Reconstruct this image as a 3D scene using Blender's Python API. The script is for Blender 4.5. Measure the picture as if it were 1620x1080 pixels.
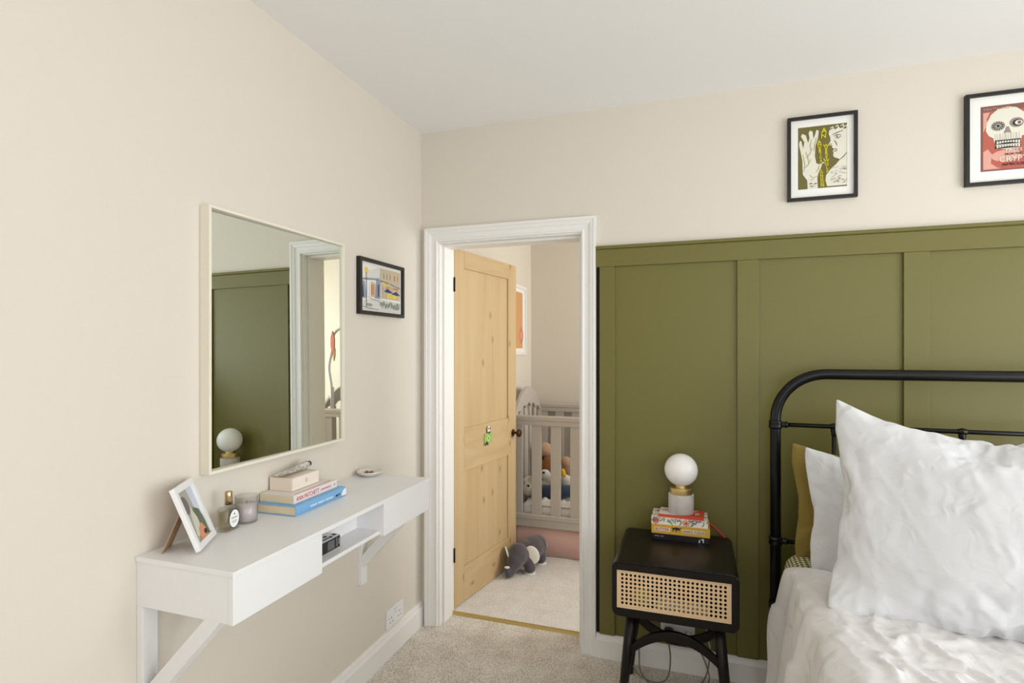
import bpy, bmesh, math, random
from mathutils import Vector, Matrix, noise

for o in list(bpy.data.objects):
    bpy.data.objects.remove(o)
S = bpy.context.scene
COL = S.collection
PI = math.pi
R = math.radians

# ------------------------------------------------------------------ camera
cam_d = bpy.data.cameras.new('camera')
cam = bpy.data.objects.new('camera', cam_d)
COL.objects.link(cam)
cam.location = (1.3682, -2.5569, 1.4366)
cam.rotation_euler = (R(90), R(0.0), R(18.696))
cam_d.sensor_fit = 'HORIZONTAL'
cam_d.sensor_width = 36.0
cam_d.lens = 861.44 / 1620 * 36.0
cam_d.shift_y = (551.92 - 540) / 1620
cam_d.clip_start = 0.02
S.camera = cam

# ------------------------------------------------------------------ world, daylight, exposure
wd = bpy.data.worlds.new('daylight_world')
S.world = wd
wd.use_nodes = True
wd.node_tree.nodes['Background'].inputs[0].default_value = (0.86, 0.93, 1.0, 1)
wd.node_tree.nodes['Background'].inputs[1].default_value = 1.0


def area(name, loc, rot, sx, sy, power, color):
    d = bpy.data.lights.new(name, 'AREA')
    d.shape = 'RECTANGLE'
    d.size, d.size_y, d.energy, d.color = sx, sy, power, color
    o = bpy.data.objects.new(name, d)
    o.location = loc
    o.rotation_euler = rot
    COL.objects.link(o)
    return o


# daylight from right and nursery windows; rear window and glazed door are added fill
area('daylight_right_window', (3.86, -1.45, 1.40), (0, R(96), 0), 1.8, 1.7, 40, (0.95, 0.975, 1.0))
area('fill_glazed_door', (3.86, -3.28, 1.1), (0, R(90), 0), 2.0, 1.2, 24, (0.95, 0.975, 1.0))
area('fill_rear_window', (2.35, -4.36, 1.55), (R(-90), 0, R(180)), 2.0, 1.3, 14, (0.95, 0.975, 1.0))
area('daylight_nursery_window', (2.86, 0.98, 1.5), (0, R(90), 0), 1.3, 1.1, 37, (1.0, 0.985, 0.955))
S.view_settings.view_transform = 'Standard'
S.view_settings.look = 'None'
S.view_settings.gamma = 1.0
S.view_settings.use_curve_mapping = False
S.view_settings.exposure = 0.24

# ------------------------------------------------------------------ materials
MATS = {}


def lin(c):
    return tuple(((v / 255) / 12.92 if v / 255 <= 0.04045 else ((v / 255 + 0.055) / 1.055) ** 2.4) for v in c) + (1,)


def mat(name, rgb, rough=0.6, metal=0.0, spec=0.5, bump=0.0, bscale=200.0, vary=0.0, vscale=8.0, sheen=0.0,
        trans=0.0, ior=1.45, emit=0.0, stretch=(1, 1, 1), bdist=0.001):
    if name in MATS:
        return MATS[name]
    m = bpy.data.materials.new(name)
    m.use_nodes = True
    nt = m.node_tree
    b = nt.nodes['Principled BSDF']
    c = lin(rgb)
    b.inputs['Base Color'].default_value = c
    b.inputs['Roughness'].default_value = rough
    b.inputs['Metallic'].default_value = metal
    b.inputs['Specular IOR Level'].default_value = spec
    b.inputs['IOR'].default_value = ior
    b.inputs['Transmission Weight'].default_value = trans
    if sheen:
        b.inputs['Sheen Weight'].default_value = sheen
    if emit:
        b.inputs['Emission Color'].default_value = c
        b.inputs['Emission Strength'].default_value = emit
    if bump or vary:
        tc = nt.nodes.new('ShaderNodeTexCoord')
        mp = nt.nodes.new('ShaderNodeMapping')
        mp.inputs['Scale'].default_value = stretch
        nt.links.new(tc.outputs['Object'], mp.inputs['Vector'])
    if bump:
        n = nt.nodes.new('ShaderNodeTexNoise')
        n.inputs['Scale'].default_value = bscale
        n.inputs['Detail'].default_value = 4
        bp = nt.nodes.new('ShaderNodeBump')
        bp.inputs['Strength'].default_value = bump
        bp.inputs['Distance'].default_value = bdist
        nt.links.new(mp.outputs[0], n.inputs['Vector'])
        nt.links.new(n.outputs['Fac'], bp.inputs['Height'])
        nt.links.new(bp.outputs[0], b.inputs['Normal'])
    if vary:
        n2 = nt.nodes.new('ShaderNodeTexNoise')
        n2.inputs['Scale'].default_value = vscale
        n2.inputs['Detail'].default_value = 3
        rp = nt.nodes.new('ShaderNodeValToRGB')
        rp.color_ramp.elements[0].position = 0.3
        rp.color_ramp.elements[1].position = 0.7
        rp.color_ramp.elements[0].color = tuple(v * (1 - vary) for v in c[:3]) + (1,)
        rp.color_ramp.elements[1].color = tuple(min(1, v * (1 + vary)) for v in c[:3]) + (1,)
        nt.links.new(mp.outputs[0], n2.inputs['Vector'])
        nt.links.new(n2.outputs['Fac'], rp.inputs[0])
        nt.links.new(rp.outputs[0], b.inputs['Base Color'])
    MATS[name] = m
    return m


def carpet_mat(name, c0, c1, scale):
    m = bpy.data.materials.new(name)
    m.use_nodes = True
    nt = m.node_tree
    b = nt.nodes['Principled BSDF']
    b.inputs['Roughness'].default_value = 0.95
    b.inputs['Specular IOR Level'].default_value = 0.1
    tc = nt.nodes.new('ShaderNodeTexCoord')
    v = nt.nodes.new('ShaderNodeTexVoronoi')
    v.inputs['Scale'].default_value = scale
    n = nt.nodes.new('ShaderNodeTexNoise')
    n.inputs['Scale'].default_value = scale * 0.55
    n.inputs['Detail'].default_value = 5
    n.inputs['Roughness'].default_value = 0.75
    n3 = nt.nodes.new('ShaderNodeTexNoise')
    n3.inputs['Scale'].default_value = 9
    n3.inputs['Detail'].default_value = 3
    rp = nt.nodes.new('ShaderNodeValToRGB')
    rp.color_ramp.elements[0].position = 0.36
    rp.color_ramp.elements[1].position = 0.58
    rp.color_ramp.elements[0].color = lin(c0)
    rp.color_ramp.elements[1].color = lin(c1)
    ad = nt.nodes.new('ShaderNodeMath')
    ad.operation = 'MULTIPLY_ADD'
    ad.inputs[1].default_value = 0.22
    nt.links.new(n3.outputs['Fac'], ad.inputs[0])
    sb = nt.nodes.new('ShaderNodeMath')
    sb.operation = 'SUBTRACT'
    sb.inputs[1].default_value = 0.11
    nt.links.new(n.outputs['Fac'], sb.inputs[0])
    nt.links.new(sb.outputs[0], ad.inputs[2])
    nt.links.new(ad.outputs[0], rp.inputs[0])
    nt.links.new(rp.outputs[0], b.inputs['Base Color'])
    for q in (v, n, n3):
        nt.links.new(tc.outputs['Object'], q.inputs['Vector'])
    mx = nt.nodes.new('ShaderNodeMath')
    mx.operation = 'SUBTRACT'
    nt.links.new(n.outputs['Fac'], mx.inputs[0])
    nt.links.new(v.outputs['Distance'], mx.inputs[1])
    bp = nt.nodes.new('ShaderNodeBump')
    bp.inputs['Strength'].default_value = 0.9
    bp.inputs['Distance'].default_value = 0.0035
    nt.links.new(mx.outputs[0], bp.inputs['Height'])
    nt.links.new(bp.outputs[0], b.inputs['Normal'])
    return m


def pine_mat(name, axis, tint=(200, 175, 133), dark=(190, 161, 116)):
    """waxed pine: long grain along AXIS (0,1,2), soft streaks and a few knots"""
    m = bpy.data.materials.new(name)
    m.use_nodes = True
    nt = m.node_tree
    L = nt.links.new
    b = nt.nodes['Principled BSDF']
    b.inputs['Roughness'].default_value = 0.5
    tc = nt.nodes.new('ShaderNodeTexCoord')
    mp = nt.nodes.new('ShaderNodeMapping')
    sc = [15, 15, 15]
    sc[axis] = 0.8
    mp.inputs['Scale'].default_value = sc
    L(tc.outputs['Object'], mp.inputs['Vector'])
    n = nt.nodes.new('ShaderNodeTexNoise')
    n.inputs['Scale'].default_value = 1.0
    n.inputs['Detail'].default_value = 6
    n.inputs['Distortion'].default_value = 0.6
    L(mp.outputs[0], n.inputs['Vector'])
    rp = nt.nodes.new('ShaderNodeValToRGB')
    rp.color_ramp.elements[0].position = 0.3
    rp.color_ramp.elements[0].color = lin(dark)
    rp.color_ramp.elements[1].position = 0.62
    rp.color_ramp.elements[1].color = lin(tint)
    L(n.outputs['Fac'], rp.inputs[0])
    # knots
    sx3 = nt.nodes.new('ShaderNodeSeparateXYZ')
    cx3 = nt.nodes.new('ShaderNodeCombineXYZ')
    L(tc.outputs['Object'], sx3.inputs[0])
    L(sx3.outputs[1], cx3.inputs[0])
    L(sx3.outputs[2], cx3.inputs[1])
    mp2 = nt.nodes.new('ShaderNodeMapping')
    mp2.inputs['Scale'].default_value = (9.0, 4.6, 1) if axis == 2 else (4.6, 9.0, 1)
    L(cx3.outputs[0], mp2.inputs['Vector'])
    v = nt.nodes.new('ShaderNodeTexVoronoi')
    v.voronoi_dimensions = '2D'
    v.inputs['Scale'].default_value = 1.0
    v.inputs['Randomness'].default_value = 1.0
    L(mp2.outputs[0], v.inputs['Vector'])
    r2 = nt.nodes.new('ShaderNodeValToRGB')
    e = r2.color_ramp.elements
    e[0].position, e[0].color = 0.0, (1, 1, 1, 1)
    e[1].position, e[1].color = 0.15, (0, 0, 0, 1)
    x = e.new(0.06)
    x.color = (.45, .45, .45, 1)
    L(v.outputs['Distance'], r2.inputs[0])
    sep = nt.nodes.new('ShaderNodeSeparateColor')
    L(v.outputs['Color'], sep.inputs[0])
    gt = nt.nodes.new('ShaderNodeMath')
    gt.operation = 'GREATER_THAN'
    gt.inputs[1].default_value = 0.66
    L(sep.outputs[0], gt.inputs[0])
    mu = nt.nodes.new('ShaderNodeMath')
    mu.operation = 'MULTIPLY'
    L(r2.outputs[0], mu.inputs[0])
    L(gt.outputs[0], mu.inputs[1])
    mix = nt.nodes.new('ShaderNodeMix')
    mix.data_type = 'RGBA'
    L(mu.outputs[0], mix.inputs[0])
    L(rp.outputs[0], mix.inputs[6])
    mix.inputs[7].default_value = lin((150, 98, 52))
    L(mix.outputs[2], b.inputs['Base Color'])
    bp = nt.nodes.new('ShaderNodeBump')
    bp.inputs['Strength'].default_value = 0.15
    bp.inputs['Distance'].default_value = 0.001
    L(n.outputs['Fac'], bp.inputs['Height'])
    L(bp.outputs[0], b.inputs['Normal'])
    return m


def linen_mat(name, rgb, wr=0.5):
    m = bpy.data.materials.new(name)
    m.use_nodes = True
    nt = m.node_tree
    L = nt.links.new
    b = nt.nodes['Principled BSDF']
    b.inputs['Base Color'].default_value = lin(rgb)
    b.inputs['Roughness'].default_value = 0.9
    b.inputs['Specular IOR Level'].default_value = 0.15
    b.inputs['Sheen Weight'].default_value = 0.15
    tc = nt.nodes.new('ShaderNodeTexCoord')
    prev = None
    for sc, st, dist, det, distn in ((7, wr, 0.016, 4, 1.4), (24, wr * 0.8, 0.005, 4, 1.0), (420, 0.25, 0.0006, 2, 0)):
        n = nt.nodes.new('ShaderNodeTexNoise')
        n.noise_type = 'RIDGED_MULTIFRACTAL' if sc < 100 else 'FBM'
        n.inputs['Scale'].default_value = sc
        n.inputs['Detail'].default_value = det
        n.inputs['Distortion'].default_value = distn
        if sc < 100:
            n.inputs['Roughness'].default_value = 0.45
        L(tc.outputs['Object'], n.inputs['Vector'])
        bp = nt.nodes.new('ShaderNodeBump')
        bp.inputs['Strength'].default_value = st
        bp.inputs['Distance'].default_value = dist
        L(n.outputs['Fac'], bp.inputs['Height'])
        if prev:
            L(prev.outputs[0], bp.inputs['Normal'])
        prev = bp
    L(prev.outputs[0], b.inputs['Normal'])
    return m


def gingham_mat(name):
    m = bpy.data.materials.new(name)
    m.use_nodes = True
    nt = m.node_tree
    L = nt.links.new
    b = nt.nodes['Principled BSDF']
    b.inputs['Roughness'].default_value = 0.9
    tc = nt.nodes.new('ShaderNodeTexCoord')
    sp = nt.nodes.new('ShaderNodeSeparateXYZ')
    L(tc.outputs['Object'], sp.inputs[0])
    xz = nt.nodes.new('ShaderNodeMath')
    xz.operation = 'ADD'
    L(sp.outputs[0], xz.inputs[0])
    L(sp.outputs[2], xz.inputs[1])
    hs = []
    for src in (xz.outputs[0], sp.outputs[1]):
        a = nt.nodes.new('ShaderNodeMath')
        a.operation = 'MULTIPLY'
        a.inputs[1].default_value = 1 / 0.020
        L(src, a.inputs[0])
        f = nt.nodes.new('ShaderNodeMath')
        f.operation = 'FRACT'
        L(a.outputs[0], f.inputs[0])
        g = nt.nodes.new('ShaderNodeMath')
        g.operation = 'GREATER_THAN'
        g.inputs[1].default_value = 0.5
        L(f.outputs[0], g.inputs[0])
        hs.append(g)
    ad = nt.nodes.new('ShaderNodeMath')
    ad.operation = 'ADD'
    L(hs[0].outputs[0], ad.inputs[0])
    L(hs[1].outputs[0], ad.inputs[1])
    dv = nt.nodes.new('ShaderNodeMath')
    dv.operation = 'MULTIPLY'
    dv.inputs[1].default_value = 0.5
    L(ad.outputs[0], dv.inputs[0])
    rp = nt.nodes.new('ShaderNodeValToRGB')
    rp.color_ramp.elements[0].color = lin((236, 232, 215))
    rp.color_ramp.elements[1].color = lin((92, 90, 36))
    x = rp.color_ramp.elements.new(0.5)
    x.color = lin((160, 152, 98))
    L(dv.outputs[0], rp.inputs[0])
    L(rp.outputs[0], b.inputs['Base Color'])
    return m


M_WALL = mat('cream_wall_paint', (221, 213, 200), 0.85, spec=0.2, bump=0.05, bscale=60, bdist=0.002)
M_CEIL = mat('white_ceiling_paint', (243, 242, 240), 0.9, spec=0.2)
M_TRIM = mat('white_gloss_woodwork', (238, 236, 232), 0.35)
M_GREEN = mat('olive_green_panel_paint', (111, 105, 52), 0.42, spec=0.45, bump=0.04, bscale=40, bdist=0.002)
M_WHITE = mat('white_desk_foil', (237, 236, 235), 0.38)
M_IVORY = mat('ivory_frame_paint', (233, 226, 208), 0.4)
M_BLACK = mat('black_painted_wood', (17, 12, 11), 0.30, spec=0.32, bump=0.08, bscale=90)
M_IRON = mat('black_powder_coated_steel', (11, 11, 12), 0.3, spec=0.38)
M_FRAME = mat('black_picture_frame', (30, 26, 24), 0.45)
M_MOUNT = mat('white_picture_mount', (240, 239, 233), 0.8)
M_BRASS = mat('brushed_brass', (222, 198, 142), 0.42, metal=1.0)
M_MIRROR = mat('silvered_mirror_glass', (226, 232, 226), 0.0, metal=1.0)
M_LEAD = mat('grey_mirror_edge', (120, 118, 108), 0.4, metal=0.6)
M_PLASTIC = mat('white_plastic', (236, 236, 236), 0.3)
M_DARK = mat('dark_slot', (40, 36, 34), 0.6)
M_CRIB = mat('greige_crib_paint', (190, 182, 172), 0.45)
M_PINK = mat('dusty_pink_cotton', (222, 184, 174), 0.95, bump=0.2, bscale=500)
M_CARPET = carpet_mat('beige_loop_carpet', (190, 174, 154), (250, 244, 234), 230)
M_CARPET2 = carpet_mat('pale_twist_carpet', (222, 214, 204), (250, 247, 242), 260)
M_LINEN = linen_mat('washed_white_linen', (220, 220, 221), 0.55)
M_LINEN2 = linen_mat('washed_white_linen_duvet', (228, 225, 223), 0.62)
M_OLIVE = linen_mat('olive_linen', (138, 118, 58), 0.5)
M_GING = gingham_mat('olive_gingham_cotton')
M_PINEV = pine_mat('waxed_pine_upright_grain', 2)
M_PINEH = pine_mat('waxed_pine_cross_grain', 1)
M_PINEE = mat('pine_hinge_edge', (196, 142, 84), 0.6, vary=0.3, vscale=5, stretch=(8, 8, 1))
M_PAPER = mat('book_pages', (226, 208, 176), 0.9, bump=0.3, bscale=300, stretch=(0.05, 0.05, 1))

# ------------------------------------------------------------------ builders
W = {}                                  # world position of every object's own origin


class MB:
    """collects vertices and faces in world coordinates"""

    def __init__(self):
        self.v, self.f, self.m, self.s = [], [], [], []

    def add(self, vs, fs, mi=0, smooth=False):
        k = len(self.v)
        self.v += [tuple(p) for p in vs]
        self.f += [tuple(k + i for i in f) for f in fs]
        self.m += [mi] * len(fs)
        self.s += [smooth] * len(fs)
        return self

    def box(self, x0, x1, y0, y1, z0, z1, mi=0, fn=None):
        vs = [(x, y, z) for x in (x0, x1) for y in (y0, y1) for z in (z0, z1)]
        if fn:
            vs = [fn(*p) for p in vs]
        fs = [(0, 1, 3, 2), (4, 6, 7, 5), (0, 4, 5, 1), (2, 3, 7, 6), (0, 2, 6, 4), (1, 5, 7, 3)]
        return self.add(vs, fs, mi)

    def prism(self, pts, a, b, fn, mi=0, smooth=False):
        """pts: outline (u, v); fn(u, v, w) -> world; extruded from w=a to w=b"""
        n = len(pts)
        vs = [fn(u, v, a) for u, v in pts] + [fn(u, v, b) for u, v in pts]
        fs = [tuple(range(n))[::-1], tuple(range(n, 2 * n))]
        self.add(vs, fs, mi)
        k = len(self.v) - 2 * n
        sd = [(k + i, k + (i + 1) % n, k + n + (i + 1) % n, k + n + i) for i in range(n)]
        self.f += sd
        self.m += [mi] * n
        self.s += [smooth] * n
        return self

    def tube(self, path, r, seg=10, mi=0, cap=True):
        path = [Vector(p) for p in path]
        rs = r if isinstance(r, (list, tuple)) else [r] * len(path)
        t0 = (path[1] - path[0]).normalized()
        up = Vector((0, 0, 1)) if abs(t0.z) < 0.9 else Vector((1, 0, 0))
        nrm = t0.cross(up).normalized()
        rings = []
        for i, p in enumerate(path):
            t = (path[min(i + 1, len(path) - 1)] - path[max(i - 1, 0)])
            t = t.normalized() if t.length > 1e-9 else t0
            nrm = (nrm - t * nrm.dot(t)).normalized()
            bn = t.cross(nrm)
            rings.append([p + (nrm * math.cos(2 * PI * k / seg) + bn * math.sin(2 * PI * k / seg)) * rs[i]
                          for k in range(seg)])
        vs = [q for ring in rings for q in ring]
        fs = []
        for i in range(len(path) - 1):
            for k in range(seg):
                a, b_ = i * seg + k, i * seg + (k + 1) % seg
                fs.append((a, b_, b_ + seg, a + seg))
        self.add(vs, fs, mi, True)
        if cap:
            k = len(self.v) - len(vs)
            self.f += [tuple(k + i for i in range(seg))[::-1], tuple(k + len(vs) - seg + i for i in range(seg))]
            self.m += [mi, mi]
            self.s += [False, False]
        return self

    def lathe(self, c, prof, seg=32, mi=0, ax=(0, 0, 1), smooth=True):
        """prof: (radius, height) from bottom to top round axis AX through c"""
        ax = Vector(ax).normalized()
        t = Vector((1, 0, 0)) if abs(ax.x) < 0.9 else Vector((0, 1, 0))
        u = (t - ax * t.dot(ax)).normalized()
        w = ax.cross(u)
        c = Vector(c)
        vs = [c + ax * h + (u * math.cos(2 * PI * k / seg) + w * math.sin(2 * PI * k / seg)) * max(r, 1e-5)
              for r, h in prof for k in range(seg)]
        fs = []
        for i in range(len(prof) - 1):
            for k in range(seg):
                a, b_ = i * seg + k, i * seg + (k + 1) % seg
                fs.append((a, b_, b_ + seg, a + seg))
        return self.add(vs, fs, mi, smooth)

    def ell(self, c, r, mi=0, seg=16, rot=None):
        c = Vector(c)
        rot = rot or Matrix.Identity(3)
        vs, fs = [], []
        n = seg // 2
        for i in range(n + 1):
            th = PI * i / n
            for k in range(seg):
                ph = 2 * PI * k / seg
                rr = max(math.sin(th), 1e-4)
                vs.append(c + rot @ Vector((r[0] * rr * math.cos(ph), r[1] * rr * math.sin(ph), -r[2] * math.cos(th))))
        for i in range(n):
            for k in range(seg):
                a, b_ = i * seg + k, i * seg + (k + 1) % seg
                fs.append((a, b_, b_ + seg, a + seg))
        return self.add(vs, fs, mi, True)

    def obj(self, name, mats, parent=None, bevel=0.0, kind=None, loc=None):
        me = bpy.data.meshes.new(name)
        if parent is not None:
            o0 = W[parent.name]
            loc = o0
        elif loc is None:
            lo = [min(p[i] for p in self.v) for i in range(3)]
            hi = [max(p[i] for p in self.v) for i in range(3)]
            loc = Vector(((lo[0] + hi[0]) / 2, (lo[1] + hi[1]) / 2, lo[2]))
        loc = Vector(loc)
        me.from_pydata([tuple(Vector(p) - loc) for p in self.v], [], self.f)
        for i, p in enumerate(me.polygons):
            p.material_index = self.m[i]
            p.use_smooth = self.s[i]
        for m in (mats if isinstance(mats, (list, tuple)) else [mats]):
            me.materials.append(m)
        me.update()
        bm = bmesh.new()
        bm.from_mesh(me)
        bmesh.ops.recalc_face_normals(bm, faces=bm.faces)
        bm.to_mesh(me)
        bm.free()
        o = bpy.data.objects.new(name, me)
        COL.objects.link(o)
        if parent is not None:
            o.parent = parent
        else:
            o.location = loc
        W[o.name] = loc
        if bevel:
            b = o.modifiers.new('bevel', 'BEVEL')
            b.width, b.segments, b.limit_method = bevel, 2, 'ANGLE'
            b.angle_limit = R(40)
        if kind:
            o['kind'] = kind
        return o


def tag(o, label, cat=None, group=None, kind=None):
    o['label'] = label
    if cat:
        o['category'] = cat
    if group:
        o['group'] = group
    if kind:
        o['kind'] = kind
    return o


def empty(name, loc, label=None, cat=None, group=None, kind=None):
    o = bpy.data.objects.new(name, None)
    o.empty_display_size = 0.05
    COL.objects.link(o)
    o.location = loc
    W[o.name] = Vector(loc)
    if label:
        tag(o, label, cat, group, kind)
    return o


def mesh_obj(name, me, parent=None, loc=None, mats=None):
    """me: mesh whose vertices are in world coordinates"""
    loc = Vector(W[parent.name]) if parent is not None else Vector(loc)
    me.transform(Matrix.Translation(-loc))
    me.name = name
    if mats:
        keep = [p.material_index for p in me.polygons]
        me.materials.clear()
        for m in mats:
            me.materials.append(m)
        for p, k in zip(me.polygons, keep):
            p.material_index = min(k, len(mats) - 1)
    for p in me.polygons:
        p.use_smooth = True
    o = bpy.data.objects.new(name, me)
    COL.objects.link(o)
    if parent is not None:
        o.parent = parent
    else:
        o.location = loc
    W[o.name] = loc
    return o


def baked(o):
    """mesh of o with its modifiers applied; removes o"""
    dg = bpy.context.evaluated_depsgraph_get()
    dg.update()
    me = bpy.data.meshes.new_from_object(o.evaluated_get(dg))
    bpy.data.objects.remove(o)
    return me


def blob(name, ells, mat_, parent, voxel=0.007, smooth=6):
    """one soft body grown from overlapping ellipsoids"""
    mb = MB()
    for e in ells:
        mb.ell(e[0], e[1], rot=e[2] if len(e) > 2 else None)
    t = mb.obj('blob_source', mat_, loc=(0, 0, 0))
    r = t.modifiers.new('r', 'REMESH')
    r.mode, r.voxel_size = 'VOXEL', voxel
    s = t.modifiers.new('s', 'SMOOTH')
    s.iterations, s.factor = smooth, 0.6
    me = baked(t)
    return mesh_obj(name, me, parent, mats=[mat_])


def lettering(text, size, origin, ux, uy, mat_, parent, name='lettering', depth=0.0004, align='LEFT', width=None):
    """printed words: origin = left end of base line, ux along the line, uy up the letters"""
    cu = bpy.data.curves.new('letters', 'FONT')
    cu.body = text
    cu.size = size
    cu.extrude = depth
    cu.align_x = align
    cu.resolution_u = 2
    t = bpy.data.objects.new('letters', cu)
    COL.objects.link(t)
    me = baked(t)
    ux, uy = Vector(ux).normalized(), Vector(uy).normalized()
    uz = ux.cross(uy)
    if width:
        xs = [v.co.x for v in me.vertices]
        k = width / (max(xs) - min(xs))
        me.transform(Matrix.Diagonal((k, 1, 1, 1)))
    mx = Matrix((ux, uy, uz)).transposed().to_4x4()
    me.transform(Matrix.Translation(Vector(origin)) @ mx)
    o = mesh_obj(name, me, parent, mats=[mat_])
    for p in me.polygons:
        p.use_smooth = False
    return o


def printed(name, origin, ux, uy, layers, parent, step=0.00025):
    """flat print: layers = [(material, [polygon, ...]), ...] polygons in metres along ux, uy"""
    ux, uy = Vector(ux).normalized(), Vector(uy).normalized()
    uz = ux.cross(uy)
    mb = MB()
    mats = []
    for i, (m, polys) in enumerate(layers):
        if m not in mats:
            mats.append(m)
        for j, pg in enumerate(polys):
            n = Vector(origin) + uz * (step * (i + 1) + 0.000004 * (j % 9))
            mb.add([n + ux * a + uy * b for a, b in pg], [tuple(range(len(pg)))], mats.index(m))
    me = bpy.data.meshes.new(name)
    me.from_pydata(mb.v, [], mb.f)
    for i, p in enumerate(me.polygons):
        p.material_index = mb.m[i]
    o = mesh_obj(name, me, parent, mats=mats)
    for p in me.polygons:
        p.use_smooth = False
    return o


def rect(a, b, c, d):
    return [(a, c), (b, c), (b, d), (a, d)]


def disc(cx, cy, rx, ry=None, n=14, a0=0.0):
    ry = ry or rx
    return [(cx + rx * math.cos(a0 + 2 * PI * i / n), cy + ry * math.sin(a0 + 2 * PI * i / n)) for i in range(n)]


def stroke(pts, w):
    """thin ribbon polygon along pts, width w tapering at both ends"""
    L_, R_ = [], []
    n = len(pts)
    for i, (x, y) in enumerate(pts):
        x0, y0 = pts[max(i - 1, 0)]
        x1, y1 = pts[min(i + 1, n - 1)]
        d = math.hypot(x1 - x0, y1 - y0) or 1
        k = w * (0.25 + 0.75 * math.sin(PI * (i + 0.5) / n)) / 2
        nx, ny = -(y1 - y0) / d * k, (x1 - x0) / d * k
        L_.append((x + nx, y + ny))
        R_.append((x - nx, y - ny))
    return L_ + R_[::-1]


def frame_parts(parent, origin, ux, uy, w, h, fw, fd, m, depth_from=0.0, name='frame'):
    """mitred rectangular frame as ONE part; origin lower left on the wall"""
    ux, uy = Vector(ux), Vector(uy)
    uz = ux.cross(uy)
    o = Vector(origin)
    fn = lambda a, b, c: o + ux * a + uy * b + uz * c
    mb = MB()
    q = [(0, 0), (w, 0), (w, h), (0, h)]
    qi = [(fw, fw), (w - fw, fw), (w - fw, h - fw), (fw, h - fw)]
    for i in range(4):
        j = (i + 1) % 4
        mb.prism([q[i], q[j], qi[j], qi[i]], depth_from, fd, fn)
    return mb.obj(name, m, parent, bevel=0.0008)


# ------------------------------------------------------------------ room shell
H = 2.565
XR, YB = 3.72, -4.22          # inner faces of right and rear wall
NL, NB, NR = 0.062, 1.80, 2.72  # nursery left, back, right inner faces
T = 0.18                      # thickness of the wall with the doorway
OX0, OX1, OZ = 0.085, 0.867, 2.005


def struct(mb, name, m, label, **k):
    o = mb.obj(name, m, **k)
    o['kind'] = 'structure'
    o['label'] = label
    return o


struct(MB().box(-0.15, XR + 0.15, YB - 0.15, 0.155, -0.12, 0), 'floor', M_CARPET,
       'beige textured carpet floor of the bedroom')
struct(MB().box(NL - 0.15, NR + 0.15, 0.155, NB + 0.15, -0.12, 0.004), 'floor', M_CARPET2,
       'paler twist pile carpet floor of the nursery beyond the doorway')
struct(MB().box(-0.15, XR + 0.15, YB - 0.15, NB + 0.15, H, H + 0.12), 'ceiling', M_CEIL, 'plain white ceiling')
struct(MB().box(-0.15, 0, YB - 0.15, 0.0, 0, H), 'wall_left', M_WALL, 'cream painted wall behind the mirror and wall desk')
wb = MB()
wb.box(-0.15, OX0, 0, T, 0, H)
wb.box(OX0, OX1, 0, T, OZ, H)
wb.box(OX1, XR + 0.15, 0, T, 0, H)
wall_back = struct(wb, 'wall_back', M_WALL, 'cream wall with the doorway and the green panelling', loc=(0, 0, 0))
WY0, WY1, WZ0, WZ1 = -2.3, -0.6, 0.5, 2.3
wr = MB()
DY0, DY1, DZ1 = -3.95, -2.6, 2.12
wr.box(XR, XR + 0.15, YB - 0.15, DY0, 0, H)
wr.box(XR, XR + 0.15, DY1, WY0, 0, H)
wr.box(XR, XR + 0.15, DY0, DY1, DZ1, H)
wr.box(XR, XR + 0.15, WY1, 0.0, 0, H)
wr.box(XR, XR + 0.15, WY0, WY1, 0, WZ0)
wr.box(XR, XR + 0.15, WY0, WY1, WZ1, H)
struct(wr, 'wall_right', M_WALL, 'cream wall with the bedroom window')
RX0, RX1 = 1.35, 3.35
ww = MB()
ww.box(-0.0, RX0, YB - 0.15, YB, 0, H)
ww.box(RX1, XR, YB - 0.15, YB, 0, H)
ww.box(RX0, RX1, YB - 0.15, YB, 0, WZ0)
ww.box(RX0, RX1, YB - 0.15, YB, WZ1, H)
struct(ww, 'wall_rear', M_WALL, 'cream wall behind the camera with an added fill window')
struct(MB().box(NL - 0.15, NL, T, NB + 0.15, 0.004, H), 'wall_nursery_left', M_WALL, 'cream nursery wall with the orange print')
struct(MB().box(NL, NR, NB, NB + 0.15, 0.004, H), 'wall_nursery_back', M_WALL, 'cream nursery wall behind the cot')
nr = MB()
nr.box(NR, NR + 0.15, T, 0.43, 0.004, H)
nr.box(NR, NR + 0.15, 1.53, NB + 0.15, 0.004, H)
nr.box(NR, NR + 0.15, 0.43, 1.53, 0.004, 0.85)
nr.box(NR, NR + 0.15, 0.43, 1.53, 2.15, H)
struct(nr, 'wall_nursery_right', M_WALL, 'cream nursery wall with a window')


def window(name, a0, a1, z0, z1, fn, label):
    w = empty(name, fn(a0, 0.07, z0), label, kind='structure')
    for q in ((a0, a0 + 0.05, z0, z1), (a1 - 0.05, a1, z0, z1), (a0 + 0.05, a1 - 0.05, z0, z0 + 0.05),
              (a0 + 0.05, a1 - 0.05, z1 - 0.05, z1), ((a0 + a1) / 2 - 0.02, (a0 + a1) / 2 + 0.02, z0 + 0.05, z1 - 0.05)):
        mb = MB()
        mb.prism([(q[0], q[2]), (q[1], q[2]), (q[1], q[3]), (q[0], q[3])], 0.04, 0.10, lambda u, v, d: fn(u, d, v))
        mb.obj('window_frame', M_TRIM, w)


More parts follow.
